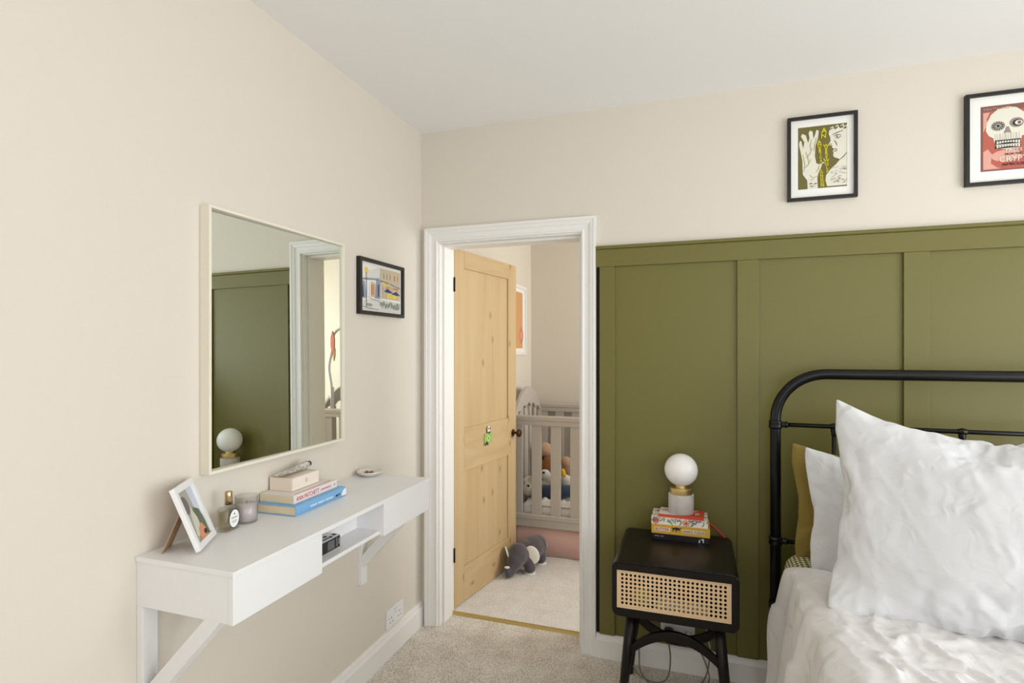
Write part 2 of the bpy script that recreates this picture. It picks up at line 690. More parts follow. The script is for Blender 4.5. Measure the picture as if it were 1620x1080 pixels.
window('window_1', WY0, WY1, WZ0, WZ1, lambda a, d, z: (XR + d, a, z), 'white framed bedroom window in the right wall')
window('added_glazed_door', DY0, DY1, 0.03, DZ1, lambda a, d, z: (XR + d, a, z), 'white framed glazed door added in the right wall for fill light')  # unseen opening, added to light the floor and low walls
window('added_rear_window', RX0, RX1, WZ0, WZ1, lambda a, d, z: (a, YB - d, z), 'white framed window added in the rear wall for fill light')  # unseen opening, added for fill from behind the camera
window('window_3', 0.43, 1.53, 0.85, 2.15, lambda a, d, z: (NR + d, a, z), 'white framed nursery window')

# skirting boards
SK = [(0, 0), (0.019, 0), (0.019, 0.088), (0.016, 0.094), (0.012, 0.101), (0.012, 0.107), (0.008, 0.116), (0.0, 0.119)]
mb = MB().prism(SK, YB, -0.001, lambda u, v, w: (u, w, v))
struct(mb, 'baseboard_left', M_TRIM, 'white moulded skirting board under the wall desk')
SK2 = [(0, 0), (0.026, 0), (0.026, 0.082), (0.022, 0.09), (0.018, 0.098), (0.018, 0.102), (0.013, 0.1085), (0.0, 0.1085)]
mb = MB().prism(SK2, 0.9235, XR, lambda u, v, w: (w, -u, v))
struct(mb, 'baseboard_back', M_TRIM, 'white skirting board under the green panelling')
mb = MB().prism(SK, NL, NR, lambda u, v, w: (w, NB - u, v + 0.004))
struct(mb, 'baseboard_nursery_back', M_TRIM, 'white skirting board behind the cot')
mb = MB().prism(SK, T + 0.02, NB - 0.02, lambda u, v, w: (NL + u, w, v + 0.004))
struct(mb, 'baseboard_nursery_left', M_TRIM, 'white skirting board on the nursery left wall')

# door casing: moulded architrave swept round the opening, then the lining with its stop
AP = [(0, 0), (0, 0.024), (0.012, 0.024), (0.016, 0.020), (0.020, 0.021), (0.030, 0.018), (0.036, 0.013), (0.048, 0.012),
      (0.056, 0.012), (0.060, 0.015), (0.066, 0.015), (0.070, 0.011), (0.070, 0)]


def architrave(x0, x1, zt, y0, sgn):
    mb = MB()
    for leg in range(3):
        vs = []
        for u, d in AP:
            if leg == 0:
                a, b = (x0 + u, y0 + sgn * d, 0.0), (x0 + u, y0 + sgn * d, zt - u)
            elif leg == 1:
                a, b = (x0 + u, y0 + sgn * d, zt - u), (x1 - u, y0 + sgn * d, zt - u)
            else:
                a, b = (x1 - u, y0 + sgn * d, zt - u), (x1 - u, y0 + sgn * d, 0.0)
            vs += [a, b]
        n = len(AP)
        mb.add(vs, [(2 * i, 2 * i + 1, 2 * ((i + 1) % n) + 1, 2 * ((i + 1) % n)) for i in range(n)])
    return mb


arch = struct(architrave(0.029, 0.923, 2.0605, 0, -1), 'trim_1', M_TRIM,
              'white moulded architrave round the doorway, bedroom side')
ln = MB()
ln.box(OX0, 0.106, 0, T, 0, 1.984)
ln.box(0.106, 0.118, 0.035, 0.135, 0, 1.972)
ln.box(0.846, OX1, 0, T, 0, 1.984)
ln.box(0.834, 0.846, 0.035, 0.135, 0, 1.972)
ln.box(OX0, OX1, 0, T, 1.984, OZ)
ln.box(0.106, 0.846, 0.035, 0.135, 1.972, 1.984)
struct(ln, 'trim_2', M_TRIM, 'white door lining and door stop inside the doorway', bevel=0.0015)
mb = MB().prism([(0.130, 0.0005), (0.134, 0.007), (0.146, 0.009), (0.160, 0.008), (0.166, 0.0045)], 0.106, 0.846,
                lambda u, v, w: (w, u, v))
struct(mb, 'trim_3', mat('brass_threshold_bar', (196, 172, 108), 0.4, metal=0.6), 'brass threshold bar between the two carpets')

# green board and batten panelling, parts of the back wall
GX0, GX1, GT = 0.9245, XR, 1.916
MB().box(0.940, GX1, -0.008, -0.0005, 0.10, 1.90).obj('backing_sheet', M_GREEN, wall_back)
MB().box(0.9236, 0.9398, -0.004, -0.0005, 0.1095, 1.8188).obj('gap_shade', mat('painted_gap_shade', (34, 30, 18), .9), wall_back)  # near-black strip paints in the shade of the narrow gap
MB().box(GX0, GX1, -0.020, -0.0005, 1.8195, 1.8995).obj('top_rail', M_GREEN, wall_back, bevel=0.0012)
MB().prism([(0, 1.9005), (0.022, 1.9005), (0.026, 1.9045), (0.026, 1.912), (0.022, 1.9165), (0, 1.9165)], GX0, GX1,
           lambda u, v, w: (w, -u, v)).obj('cap_moulding', M_GREEN, wall_back)
for a, b in ((0.9405, 1.0107), (1.5357, 1.6206), (2.1458, 2.2317), (2.757, 2.843), (3.37, 3.456)):
    MB().box(a, b, -0.020, -0.0085, 0.1095, 1.8188).obj('stile', M_GREEN, wall_back, bevel=0.0012)

# ------------------------------------------------------------------ pine door, open into the nursery
hx, hy = 0.1085, 0.178
dv = Vector((0.153, 0.98823, 0)).normalized()
dn = Vector((dv.y, -dv.x, 0))            # towards the visible face
door = empty('door_1', (hx, hy, 0.01), 'stripped pine panel door standing open into the nursery', 'door', kind='structure')
DF = lambda u, z, n: Vector((hx, hy, 0)) + dv * u + dn * n + Vector((0, 0, z))


def dbox(name, u0, u1, z0, z1, n0, n1, m, bevel=0.0012, parent=None):
    mb = MB()
    mb.prism([(u0, z0), (u1, z0), (u1, z1), (u0, z1)], n0, n1, lambda u, v, n: DF(u, v, n))
    return mb.obj(name, m, parent or door, bevel=bevel)


dbox('stile', 0.0005, 0.100, 0.010, 1.993, -0.0355, 0, M_PINEV)
dbox('stile', 0.6345, 0.7450, 0.010, 1.991, -0.0355, 0, M_PINEV)
dbox('rail', 0.1008, 0.6337, 1.893, 1.992, -0.0355, 0.0004, M_PINEH)
dbox('rail', 0.1008, 0.6337, 0.745, 0.987, -0.0355, -0.0002, M_PINEH)
dbox('rail', 0.1008, 0.6337, 0.010, 0.205, -0.0355, -0.0004, M_PINEH)
dbox('panel', 0.095, 0.640, 0.982, 1.899, -0.024, -0.0095, M_PINEV, 0)
dbox('panel', 0.095, 0.640, 0.199, 0.751, -0.024, -0.0095, M_PINEV, 0)
dbox('hinge_edge', -0.0012, 0.0003, 0.010, 1.993, -0.0355, -0.0015, M_PINEE, 0)
M_HINGE = mat('aged_black_hinge', (38, 32, 28), 0.5, metal=0.6)
for z in (1.752, 0.265):
    hg = dbox('hinge', -0.0045, -0.0015, z, z + 0.078, -0.034, -0.004, M_HINGE, 0.0008)
    mb = MB()
    mb.tube([DF(-0.005, z, 0.004), DF(-0.005, z + 0.078, 0.004)], 0.0045, 10)
    mb.obj('hinge_pin', M_HINGE, hg)
M_KNOB = mat('aged_dark_brass', (74, 48, 30), 0.35, metal=0.8)
kn = MB()
kn.lathe(DF(0.7, 0.882, 0.0), [(0.024, 0.0), (0.024, 0.003), (0.020, 0.005), (0.009, 0.007), (0.008, 0.022), (0.010, 0.028),
                               (0.021, 0.034), (0.026, 0.042), (0.026, 0.049), (0.020, 0.056), (0.0, 0.058)], 24, 0, dn)
kn.obj('knob', M_KNOB, door)

# ornament stuck on the door: a small animal's head over a green card
orn = empty('door_ornament', DF(0.365, 0.857, 0.0), 'small green square plaque with an animal head, stuck on the pine door', 'ornament')
CG1, CG2 = mat('green_card', (160, 190, 110), 0.6), mat('dark_green_ink', (86, 128, 70), 0.6)
mb = MB()
mb.prism([(0.318, 0.857), (0.412, 0.865), (0.408, 0.930), (0.322, 0.925)], 0.0005, 0.006, lambda u, v, n: DF(u, v, n))
mb.obj('card', CG1, orn)
lay = [(CG2, [stroke([(0.02 + 0.028 * math.cos(a), 0.0 + 0.028 * math.sin(a)) for a in
                      [R(20 + 30 * s + 4 * q) for q in range(6)]], 0.005) for s in range(0, 11, 1) if s % 2 == 0]),
       (mat('pale_green_ink', (206, 216, 140), 0.6), [disc(0.02, 0, 0.016)]), (CG2, [disc(0.02, 0, 0.008)])]
printed('card_print', DF(0.346, 0.893, 0.006), dv, (0, 0, 1), lay, orn)
mb = MB()
mb.ell(DF(0.362, 0.948, 0.008), (0.007, 0.017, 0.022))
mb.obj('animal_head', mat('white_enamel', (235, 235, 232), 0.4), orn)
for u, z in ((0.354, 0.954), (0.371, 0.954), (0.357, 0.930), (0.367, 0.930)):
    MB().ell(DF(u, z, 0.014), (0.003, 0.005, 0.006), seg=8).obj('black_mark', M_DARK, orn)
for u, z in ((0.326, 0.862), (0.341, 0.870), (0.352, 0.862)):
    MB().ell(DF(u, z, 0.008), (0.003, 0.006, 0.010), seg=8).obj('black_mark', M_DARK, orn)

# ------------------------------------------------------------------ wall desk
TZ = 0.903
desk = empty('wall_desk', (0.0, -1.03, 0.44), 'narrow white wall-mounted desk with two drawers and bracket legs', 'desk')
MB().box(0.0008, 0.322, -1.540, -0.525, 0.8895, TZ).obj('top', M_WHITE, desk, bevel=0.001)
for ya, yb in ((-1.5365, -1.208), (-0.874, -0.529)):
    body = MB()
    body.box(0.0008, 0.3035, ya, ya + .0145, 0.775, 0.889)
    body.box(0.0008, 0.3035, yb - .0145, yb, 0.775, 0.889)
    body.box(0.0008, 0.30, ya + .0145, yb - .0145, 0.775, 0.787)
    body.obj('carcass', M_WHITE, desk)
MB().box(0.0008, 0.300, -1.2075, -0.8745, 0.777, 0.790).obj('cubby_shelf', M_WHITE, desk, bevel=0.001)
MB().box(0.196, 0.208, -1.2075, -0.8745, 0.7905, 0.889).obj('cubby_back', M_WHITE, desk)
for y0, y1 in ((-1.5372, -1.2095), (-0.8725, -0.5275)):
    MB().box(0.3040, 0.3190, y0, y1, 0.7735, 0.8885).obj('drawer_front', M_WHITE, desk, bevel=0.0008)
for yc in (-1.515, -0.55):
    y0, y1 = yc - 0.021, yc + 0.021
    MB().box(0.0006, 0.021, y0, y1, 0.432, 0.7745).obj('bracket_batten', M_WHITE, desk, bevel=0.001)
    mb = MB()
    mb.prism([(0.0215, 0.512), (0.0215, 0.560), (0.226, 0.7742), (0.276, 0.7742), (0.03, 0.512)], y0 + 0.002, y1 - 0.002,
             lambda u, v, w: (u, w, v))
    mb.obj('bracket_brace', M_WHITE, desk, bevel=0.001)

# ------------------------------------------------------------------ mirror
mir = empty('wall_mirror', (0.0, -1.028, 1.072), 'square wall mirror in a deep thin ivory frame above the desk', 'mirror')
y0, y1, z0, z1, xd = -1.3485, -0.7085, 1.0720, 1.8555, 0.037
fr = MB()
fw = 0.009
fn = lambda u, v, w: (w, u, v)
q = [(y0, z0), (y1, z0), (y1, z1), (y0, z1)]
qi = [(y0 + fw, z0 + fw), (y1 - fw, z0 + fw), (y1 - fw, z1 - fw), (y0 + fw, z1 - fw)]
for i in range(4):
    j = (i + 1) % 4
    fr.prism([q[i], q[j], qi[j], qi[i]], 0.0008, xd, fn)
fr.obj('frame', M_IVORY, mir, bevel=0.001)


def mx_(y, z):   # the glass leans very slightly in its frame
    return 0.0285 + (y - y1) * 0.0145 - (z - (z0 + z1) / 2) * 0.0105 * 0.5


mb = MB()
a, b, c, d = y0 + fw - 0.001, y1 - fw + 0.001, z0 + fw - 0.001, z1 - fw + 0.001
vs = [(mx_(y, z) - k, y, z) for k in (0, 0.003) for y, z in ((a, c), (b, c), (b, d), (a, d))]
mb.add(vs, [(0, 1, 2, 3), (7, 6, 5, 4), (0, 4, 5, 1), (1, 5, 6, 2), (2, 6, 7, 3), (3, 7, 4, 0)])
mb.obj('mirror_glass', M_MIRROR, mir)

# ------------------------------------------------------------------ framed pictures
INK = mat('black_ink', (44, 42, 40), 0.8)
C_ = lambda n, c: mat(n, c, 0.85)


def wall_picture(name, origin, ux, uy, w, h, fw, mount, label, depth=0.02):
    o = empty(name, origin, label, 'picture')
    ux, uy = Vector(ux), Vector(uy)
    uz = ux.cross(uy)
    frame_parts(o, Vector(origin) + uz * 0.0008, ux, uy, w, h, fw, depth, M_FRAME if name != 'white_framed_print' else M_TRIM)
    mb = MB()
    g = Vector(origin)
    mb.prism(rect(fw * 0.6, w - fw * 0.6, fw * 0.6, h - fw * 0.6), 0.001, 0.009, lambda a, b, c: g + ux * a + uy * b + uz * c)
    mb.obj('mount', M_MOUNT, o)
    return o


# 1: olive poster with a hand and a face in profile
PO = (1.7322, 0, 2.0555)
pic = wall_picture('framed_poster', PO, (1, 0, 0), (0, 0, 1), 0.2562, 0.3495, 0.0125, 0.04,
                   'black framed olive poster with a pale hand and face in profile', 0.02)
px0, pz0, pw, ph = 1.7725, 2.1035, 0.1795, 0.2585
OLV, PAL, YEL, SHD = C_('olive_ink', (112, 104, 58)), C_('pale_print', (226, 222, 205)), C_('yellow_ink', (222, 208, 40)), C_('soft_olive_ink', (168, 160, 120))
S2 = lambda pts: [(a * pw, b * ph) for a, b in pts]
prof = S2([(.60, .02), (.565, .12), (.58, .20), (.66, .28), (.78, .36), (.86, .43), (.80, .455), (.745, .47), (.72, .505), (.73, .55), (.71, .575),
           (.735, .60), (.695, .64), (.71, .66), (.62, .675), (.67, .74), (.66, .80), (.63, .85), (.645, .91), (.70, .93), (.76, .915), (.84, .935), (.995, .90), (.995, .02)])
hand = S2([(.20, .0), (.19, .14), (.10, .24), (.09, .46), (.05, .62), (.02, .72), (.03, .78), (.07, .79), (.08, .74), (.11, .66), (.13, .76), (.06, .86), (.09, .90),
           (.16, .87), (.21, .74), (.24, .82), (.22, .90), (.25, .94), (.30, .92), (.32, .80), (.36, .88), (.38, .94), (.43, .92), (.41, .80), (.36, .68), (.35, .52),
           (.38, .40), (.46, .38), (.50, .41), (.48, .34), (.42, .24), (.40, .16), (.41, .0)])
random.seed(4)
hair = [stroke(S2([(a, b), (a + .02, b + .012), (a + .05, b + .004)]), 0.0012) for a, b in
        [(.66 + .3 * random.random(), .04 + .28 * random.random()) for _ in range(46)] + [(.23 + .12 * random.random(), .02 + .12 * random.random()) for _ in range(16)]]
shade = [stroke(S2(p), 0.004) for p in (
    [(.12, .28), (.14, .40), (.10, .56)], [(.17, .50), (.24, .56), (.30, .66)], [(.24, .22), (.32, .17), (.40, .20)], [(.16, .60), (.20, .52), (.22, .42)],
    [(.13, .34), (.20, .38), (.27, .48)], [(.27, .60), (.25, .70), (.28, .80)], [(.33, .60), (.34, .70), (.38, .82)], [(.37, .26), (.42, .31), (.44, .37)])]
face = [stroke(S2(p), 0.0028) for p in (
    [(.70, .83), (.80, .86), (.92, .885)], [(.74, .805), (.80, .83), (.88, .815)], [(.76, .78), (.82, .77), (.88, .80)], [(.74, .74), (.78, .70), (.80, .655)],
    [(.70, .60), (.76, .605), (.80, .59)], [(.72, .57), (.77, .565), (.80, .585)], [(.62, .675), (.66, .69), (.70, .68)], [(.86, .43), (.93, .47), (.995, .53)])]
curls = [stroke(S2([(x, y), (x + .05, y + .02), (x + .07, y - .02), (x + .03, y - .035)]), 0.006) for x, y in ((.66, .94), (.76, .955), (.87, .96), (.94, .94))]
printed('poster_print', (px0, -0.0092, pz0), (1, 0, 0), (0, 0, 1),
        [(OLV, [rect(0, pw, 0, ph)]), (PAL, [prof, hand]), (SHD, shade), (PAL, curls), (INK, face + hair + [disc(.80 * pw, .80 * ph, .003)])], pic)


def column(text, x, ztop, dz, size, m, p, y=-0.0111):
    for i, ch in enumerate(text):
        if ch != ' ':
            pass
    lettering('\n'.join(text), size, (x, y, ztop), (1, 0, 0), (0, 0, 1), m, p, align='CENTER')


def letters_down(text, x0, z0_, x1, z1_, s0, s1, m, p):
    cu = None
    me_all = bmesh.new()
    n = len(text)
    for i, ch in enumerate(text):
        if ch == ' ':
            continue
        t = i / max(n - 1, 1)
        c = bpy.data.curves.new('c', 'FONT')
        c.body, c.size, c.align_x, c.extrude, c.offset = ch, s0 + (s1 - s0) * t, 'CENTER', 0.0002, 0.0004
        c.resolution_u = 2
        o = bpy.data.objects.new('c', c)
        COL.objects.link(o)
        me = baked(o)
        me.transform(Matrix.Translation((x0 + (x1 - x0) * t, -0.0112, z0_ + (z1_ - z0_) * t)) @ Matrix.Rotation(R(90), 4, 'X'))
        me_all.from_mesh(me)
    me = bpy.data.meshes.new('lettering')
    me_all.to_mesh(me)
    me_all.free()
    o = mesh_obj('lettering', me, p, mats=[m])
    for q in me.polygons:
        q.use_smooth = False
    return o


letters_down('AN', px0 + .535 * pw, pz0 + .875 * ph, px0 + .525 * pw, pz0 + .795 * ph, .030, .026, YEL, pic)
letters_down('AMERICAN', px0 + .435 * pw, pz0 + .705 * ph, px0 + .475 * pw, pz0 + .37 * ph, .022, .012, YEL, pic)
letters_down('WEREWOLF', px0 + .575 * pw, pz0 + .64 * ph, px0 + .60 * pw, pz0 + .235 * ph, .020, .016, YEL, pic)
letters_down('IN', px0 + .535 * pw, pz0 + .44 * ph, px0 + .52 * pw, pz0 + .385 * ph, .012, .012, PAL, pic)
letters_down('LONDON', px0 + .475 * pw, pz0 + .275 * ph, px0 + .50 * pw, pz0 + .02 * ph, .014, .018, YEL, pic)

# 2: red poster with a skull
PO = (2.3483, 0, 2.060)
pic = wall_picture('framed_poster', PO, (1, 0, 0), (0, 0, 1), 0.2562, 0.3510, 0.0125, 0.04,
                   'black framed red poster with a skull over the bed, at the right edge', 0.02)
px0, pz0, pw, ph = 2.3985, 2.113, 0.158, 0.248
pw = 0.1575
RED, BRN, GRY, PNK = C_('red_ink', (184, 98, 84)), C_('brown_border_ink', (128, 92, 82)), C_('grey_bone_ink', (150, 138, 132)), C_('pale_red_ink', (220, 165, 150))
skull = S2([(.10, .62), (.12, .74), (.20, .86), (.34, .94), (.52, .965), (.70, .94), (.84, .86), (.92, .74), (.94, .62), (.88, .52), (.80, .50), (.78, .40), (.72, .34),
            (.52, .31), (.34, .34), (.27, .42), (.25, .50), (.16, .54)])
teeth = [S2([(x, .40 + .02 * math.sin(PI * (x - .3) / .45)), (x + .04, .40 + .02 * math.sin(PI * (x - .26) / .45)), (x + .037, .445), (x + .003, .445)])
         for x in [.31 + .052 * i for i in range(9)]]
teeth += [[(a, b - .062 * ph) for a, b in t] for t in teeth]
lines = [stroke(S2([(x, .36 + .02 * (i % 2)), (x + .005, .44), (x + .012 * (i % 3 - 1), .56)]), .0016) for i, x in enumerate([.29 + .035 * k for k in range(14)])]
burst = [stroke([(.34 * pw + .016 * math.cos(a) * .3, .68 * ph + .016 * math.sin(a) * .3), (.34 * pw + .017 * math.cos(a), .68 * ph + .017 * math.sin(a))], .002)
         for a in [2 * PI * k / 12 for k in range(12)]]
printed('poster_print', (px0, -0.0092, pz0), (1, 0, 0), (0, 0, 1),
        [(BRN, [rect(0, pw, 0, ph)]), (RED, [rect(.045 * pw, .955 * pw, .02 * ph, .915 * ph)]),
         (PNK, [S2([(.05, .03), (.05, .30), (.14, .34), (.22, .26), (.20, .12), (.32, .05), (.40, .03)]), S2([(.05, .60), (.05, .90), (.18, .90), (.12, .80), (.15, .72), (.09, .66)]),
                disc(.50 * pw, .22 * ph, .30 * pw, .09 * ph), disc(.62 * pw, .33 * ph, .13 * pw, .035 * ph)]),
         (PAL, [skull]), (GRY, lines + [disc(.34 * pw, .68 * ph, .14 * pw, .075 * ph), disc(.70 * pw, .71 * ph, .14 * pw, .075 * ph), S2([(.50, .66), (.55, .66), (.60, .56), (.52, .57), (.44, .56)])]),
         (INK, [disc(.34 * pw, .68 * ph, .11 * pw, .06 * ph), disc(.72 * pw, .705 * ph, .10 * pw, .05 * ph), rect(.28 * pw, .78 * pw, .395 * ph, .462 * ph), rect(.28 * pw, .78 * pw, .333 * ph, .38 * ph)]),
         (PAL, teeth + burst + [disc(.74 * pw, .705 * ph, .075 * pw, .036 * ph)]), (BRN, [disc(.75 * pw, .705 * ph, .035 * pw, .024 * ph)])], pic)
for t, sz, zz, mm, ww_ in (('TALES', .017, .275, PAL, .055), ('FROM THE', .010, .225, INK, .05), ('CRYPT', .030, .125, PAL, .088), ('AMICUS', .014, .065, INK, .068)):
    lettering(t, sz, (px0 + .635 * pw, -0.0114, pz0 + zz * ph), (1, 0, 0), (0, 0, 1), mm, pic, align='CENTER', width=ww_)
lettering('DEATH LIVES', .011, (px0 + .05 * pw, -0.0114, pz0 + .935 * ph), (1, 0, 0), (0, 0, 1), PNK, pic, width=.08)

# 3: street watercolour on the left wall
PO = (0, -0.5790, 1.5870)
pic = wall_picture('framed_watercolour', PO, (0, 1, 0), (0, 0, 1), 0.3695, 0.2450, 0.016, 0.0,
                   'black framed watercolour of a cafe street on the left wall', 0.020)
pw, ph = 0.337, 0.213
o3 = (0.0094, -0.5790 + 0.016, 1.5870 + 0.016)
GB, BL, YL, ORG, GN, LG, TAN = (C_('grey_blue_wash', (150, 160, 172)), C_('navy_wash', (58, 72, 118)), C_('yellow_wash', (226, 200, 90)),
                                C_('orange_wash', (206, 140, 90)), C_('green_grey_wash', (150, 158, 140)), C_('light_wash', (214, 212, 206)), C_('tan_wash', (200, 184, 158)))
PAPR = C_('watercolour_paper', (232, 229, 222))
lay = [(PAPR, [rect(0, pw, 0, ph)]),
       (LG, [S2([(.10, .64), (.30, .70), (.45, .72), (.45, .95), (.10, .80)]), S2([(.0, .02), (.98, .02), (.98, .24), (.5, .28), (.0, .22)])]),
       (TAN, [S2([(.46, .66), (.98, .60), (.98, .94), (.46, .94)]), S2([(.24, .30), (.34, .30), (.34, .60), (.24, .62)]), S2([(.48, .30), (.96, .30), (.96, .58), (.48, .62)])]),
       (GB, [S2([(.01, .25), (.14, .26), (.10, .60), (.02, .62)]), S2([(.30, .28), (.46, .28), (.46, .66), (.36, .68), (.34, .30)]), S2([(.0, .62), (.44, .68), (.44, .72), (.0, .66)]),
             S2([(.46, .64), (.98, .57), (.98, .60), (.46, .68)])]),
       (BL, [S2([(.55, .46), (.64, .535), (.78, .45), (.66, .44)]), S2([(.74, .43), (.86, .50), (.98, .42), (.86, .41)]), S2([(.01, .28), (.08, .28), (.055, .56)]), rect(.40 * pw, .43 * pw, .32 * ph, .58 * ph)]),
       (YL, [disc(.135 * pw, .83 * ph, .014), disc(.54 * pw, .60 * ph, .013), rect(.60 * pw, .90 * pw, .33 * ph, .41 * ph), disc(.68 * pw, .62 * ph, .008)]),
       (ORG, [rect(.62 * pw, .72 * pw, .54 * ph, .57 * ph), rect(.78 * pw, .92 * pw, .53 * ph, .57 * ph), rect(.26 * pw, .31 * pw, .34 * ph, .56 * ph), rect(.80 * pw, .84 * pw, .72 * ph, .84 * ph)]),
       (GN, [disc((.48 + .06 * k) * pw, (.17 + .03 * math.sin(k * 2)) * ph, .013, .010) for k in range(8)] + [disc(.20 * pw, .13 * ph, .024, .007), disc(.86 * pw, .14 * ph, .03, .012)]),
       (INK, [stroke(S2([(.13, .08), (.133, .4), (.13, .78)]), .004)] +
        [stroke(S2([(.0, .62), (.2, .65), (.45, .68), (.7, .65), (.98, .57)]), .0016), stroke(S2([(.46, .28), (.455, .5), (.46, .95)]), .0014)] +
        [stroke(S2([(x, .72), (x + .002, .78), (x, .86)]), .003) for x in (.54, .62, .70, .90)] +
        [stroke(S2([(x, .30), (x + .002, .45), (x, .58)]), .0014) for x in (.20, .24, .34, .38, .52, .60, .75, .88, .97)] +
        [stroke(S2([(.5 + .07 * k, .08), (.53 + .07 * k, .15), (.55 + .07 * k, .24)]), .0025) for k in range(7)] +
        [stroke(S2([(.16, .30), (.26, .25), (.40, .24), (.52, .16)]), .002), stroke(S2([(.02, .09), (.2, .06), (.42, .05)]), .002)])]
printed('watercolour_print', o3, (0, 1, 0), (0, 0, 1), lay, pic)

# 4: orange print in the nursery
PO = (NL, 1.31, 1.392)
pic = wall_picture('white_framed_print', PO, (0, 1, 0), (0, 0, 1), 0.30, 0.535, 0.022, 0,
                   'white framed orange abstract print on the nursery wall behind the door', 0.02)
lay = [(C_('orange_print', (212, 160, 108)), [rect(0.035, 0.225, .03, .463)]), (C_('coral_print', (208, 132, 106)), [disc(.19, .13, .05, .065, 20)]),
       (C_('peach_print', (226, 160, 110)), [disc(.185, .13, .025, .032, 16)])]
printed('abstract_print', (NL + 0.0094, 1.31, 1.392 + 0.02), (0, 1, 0), (0, 0, 1), lay, pic)


# ------------------------------------------------------------------ sockets
def socket(name, P0, ux, label, plug=False):
    """double switched wall socket, P0 lower left, 146 x 86 mm"""
    ux = Vector(ux)
    uy = Vector((0, 0, 1))
    uz = ux.cross(uy)
    P0 = Vector(P0)
    fn = lambda a, b, c: P0 + ux * a + uy * b + uz * c
    s = empty(name, P0 + ux * 0.073, label, 'socket')
    MB().prism(rect(0, .146, 0, .086), 0.0008, 0.009, fn).obj('face_plate', M_PLASTIC, s, bevel=0.0015)
    for cx in (.036, .110):
        for a, b, w_, h_ in ((0, .026, .004, .009), (-.011, .006, .007, .004), (.011, .006, .007, .004)):
            MB().prism(rect(cx + a - w_ / 2, cx + a + w_ / 2, .018 + b - h_ / 2, .018 + b + h_ / 2), 0.0088, 0.0094, fn).obj('pin_hole', M_DARK, s)
    for cx in (.064, .082):
        mb = MB().prism(rect(cx - .006, cx + .006, .050, .070), 0.0088, 0.012, fn)
        mb.obj('rocker_switch', M_PLASTIC, s, bevel=0.001)
        MB().prism(rect(cx - .004, cx + .004, .0715, .0735), 0.009, 0.0095, fn).obj('switch_mark', M_DARK, s)
    for cx in (.018, .128):
        mb = MB().lathe(fn(cx, .043, .0088), [(.003, 0), (.003, .0006), (0, .0007)], 10, 0, uz)
        mb.obj('screw', mat('steel_screw', (150, 150, 150), .3, metal=1), s)
    return fn


socket('wall_socket', (0, -0.3475, 0.130), (0, 1, 0), 'white double wall socket above the skirting under the desk')
fs = socket('wall_socket', (1.2165, -0.008, 0.135), (1, 0, 0), 'white double wall socket on the green panelling behind the nightstand')
pl = empty('plug', (1.249, -0.018, 0.15), 'black plug pushed into the socket behind the nightstand', 'plug')
mb = MB()
mb.prism([(.228, .140), (.276, .140), (.276, .176), (.268, .190), (.252, .194), (.236, .190), (.228, .176)], 0.019, 0.052,
         lambda a, b, c: (a + 1.0, -c, b))
mb.obj('plug_body', M_IRON, pl, bevel=0.003)
mb = MB()
mb.lathe((1.252, -0.0522, 0.172), [(.009, 0), (.008, .0012), (0, .0014)], 16, 0, (0, -1, 0))
mb.obj('badge', M_PLASTIC, pl)
M_CORD, M_CORDW = mat('grey_flex', (122, 112, 102), .5), mat('white_flex', (214, 210, 204), .5)


def spline(pts, n=10):
    """Catmull-Rom through pts"""
    P = [Vector(p) for p in pts]
    P = [P[0] * 2 - P[1]] + P + [P[-1] * 2 - P[-2]]
    out = []
    for i in range(1, len(P) - 2):
        for k in range(n):
            t = k / n
            a, b, c, d = P[i - 1], P[i], P[i + 1], P[i + 2]
            out.append(0.5 * (2 * b + (c - a) * t + (2 * a - 5 * b + 4 * c - d) * t * t + (3 * b - a - 3 * c + d) * t ** 3))
    out.append(P[-2])
    return out


mb = MB().tube(spline([(1.252, -.045, .142), (1.262, -.10, .09), (1.25, -.14, .03), (1.20, -.15, .008), (1.12, -.12, .02), (1.085, -.085, .10), (1.10, -.06, .155),
                       (1.125, -.07, .10), (1.14, -.12, .02), (1.22, -.19, .006), (1.33, -.17, .006), (1.40, -.10, .03), (1.425, -.05, .11), (1.432, -.036, .20), (1.43, -.03, .33)]), .0032, 8)
tag(mb.obj('power_cable', M_CORD), 'long grey cable looped on the carpet under the nightstand', 'cable')
mb = MB().tube(spline([(1.30, -.035, .145), (1.34, -.06, .175), (1.38, -.07, .14), (1.42, -.12, .05), (1.37, -.20, .008), (1.31, -.25, .006), (1.31, -.33, .006), (1.36, -.40, .006)]), .003, 8)
tag(mb.obj('power_cable', M_CORD), 'grey cable curving out from the socket towards the nightstand front leg', 'cable')
mb = MB().tube(spline([(1.392, -.035, .34), (1.402, -.032, .27), (1.420, -.032, .16), (1.43, -.042, .13), (1.44, -.046, .125)]), .003, 8)
tag(mb.obj('power_cable', M_CORDW), 'thin white cable hanging down the green panel behind the nightstand', 'cable')

# ------------------------------------------------------------------ things on the desk
# photo frame, leaning back on its strut
TZi = TZ + 0.0004
bl, br_ = Vector((0.139, -1.482, TZi)), Vector((0.068, -1.366, TZi))
bdir = (br_ - bl).normalized()
nf = Vector((-bdir.y, bdir.x, 0)) * -1
th = 0.37
up = Vector((0, 0, 1)) * math.cos(th) - nf * math.sin(th)
nn = bdir.cross(up)
pf = empty('photo_frame', bl, 'small white photo frame leaning back on its strut at the near desk end', 'photo frame')
FWD = 0.138
frame_parts(pf, bl + nn * 0.0 + Vector((0, 0, 0.004)), bdir, up, FWD, 0.176, 0.017, 0.012, M_WHITE)
PF = lambda a, b, c: bl + Vector((0, 0, .004)) + bdir * a + up * b + nn * c
MB().prism(rect(.012, FWD - .012, .012, .164), 0.0, 0.004, PF).obj('backing_board', mat('brown_board', (176, 140, 108), .8), pf)
w_, h_ = FWD - .034, .142
S2 = lambda pts: [(a * w_, b * h_) for a, b in pts]
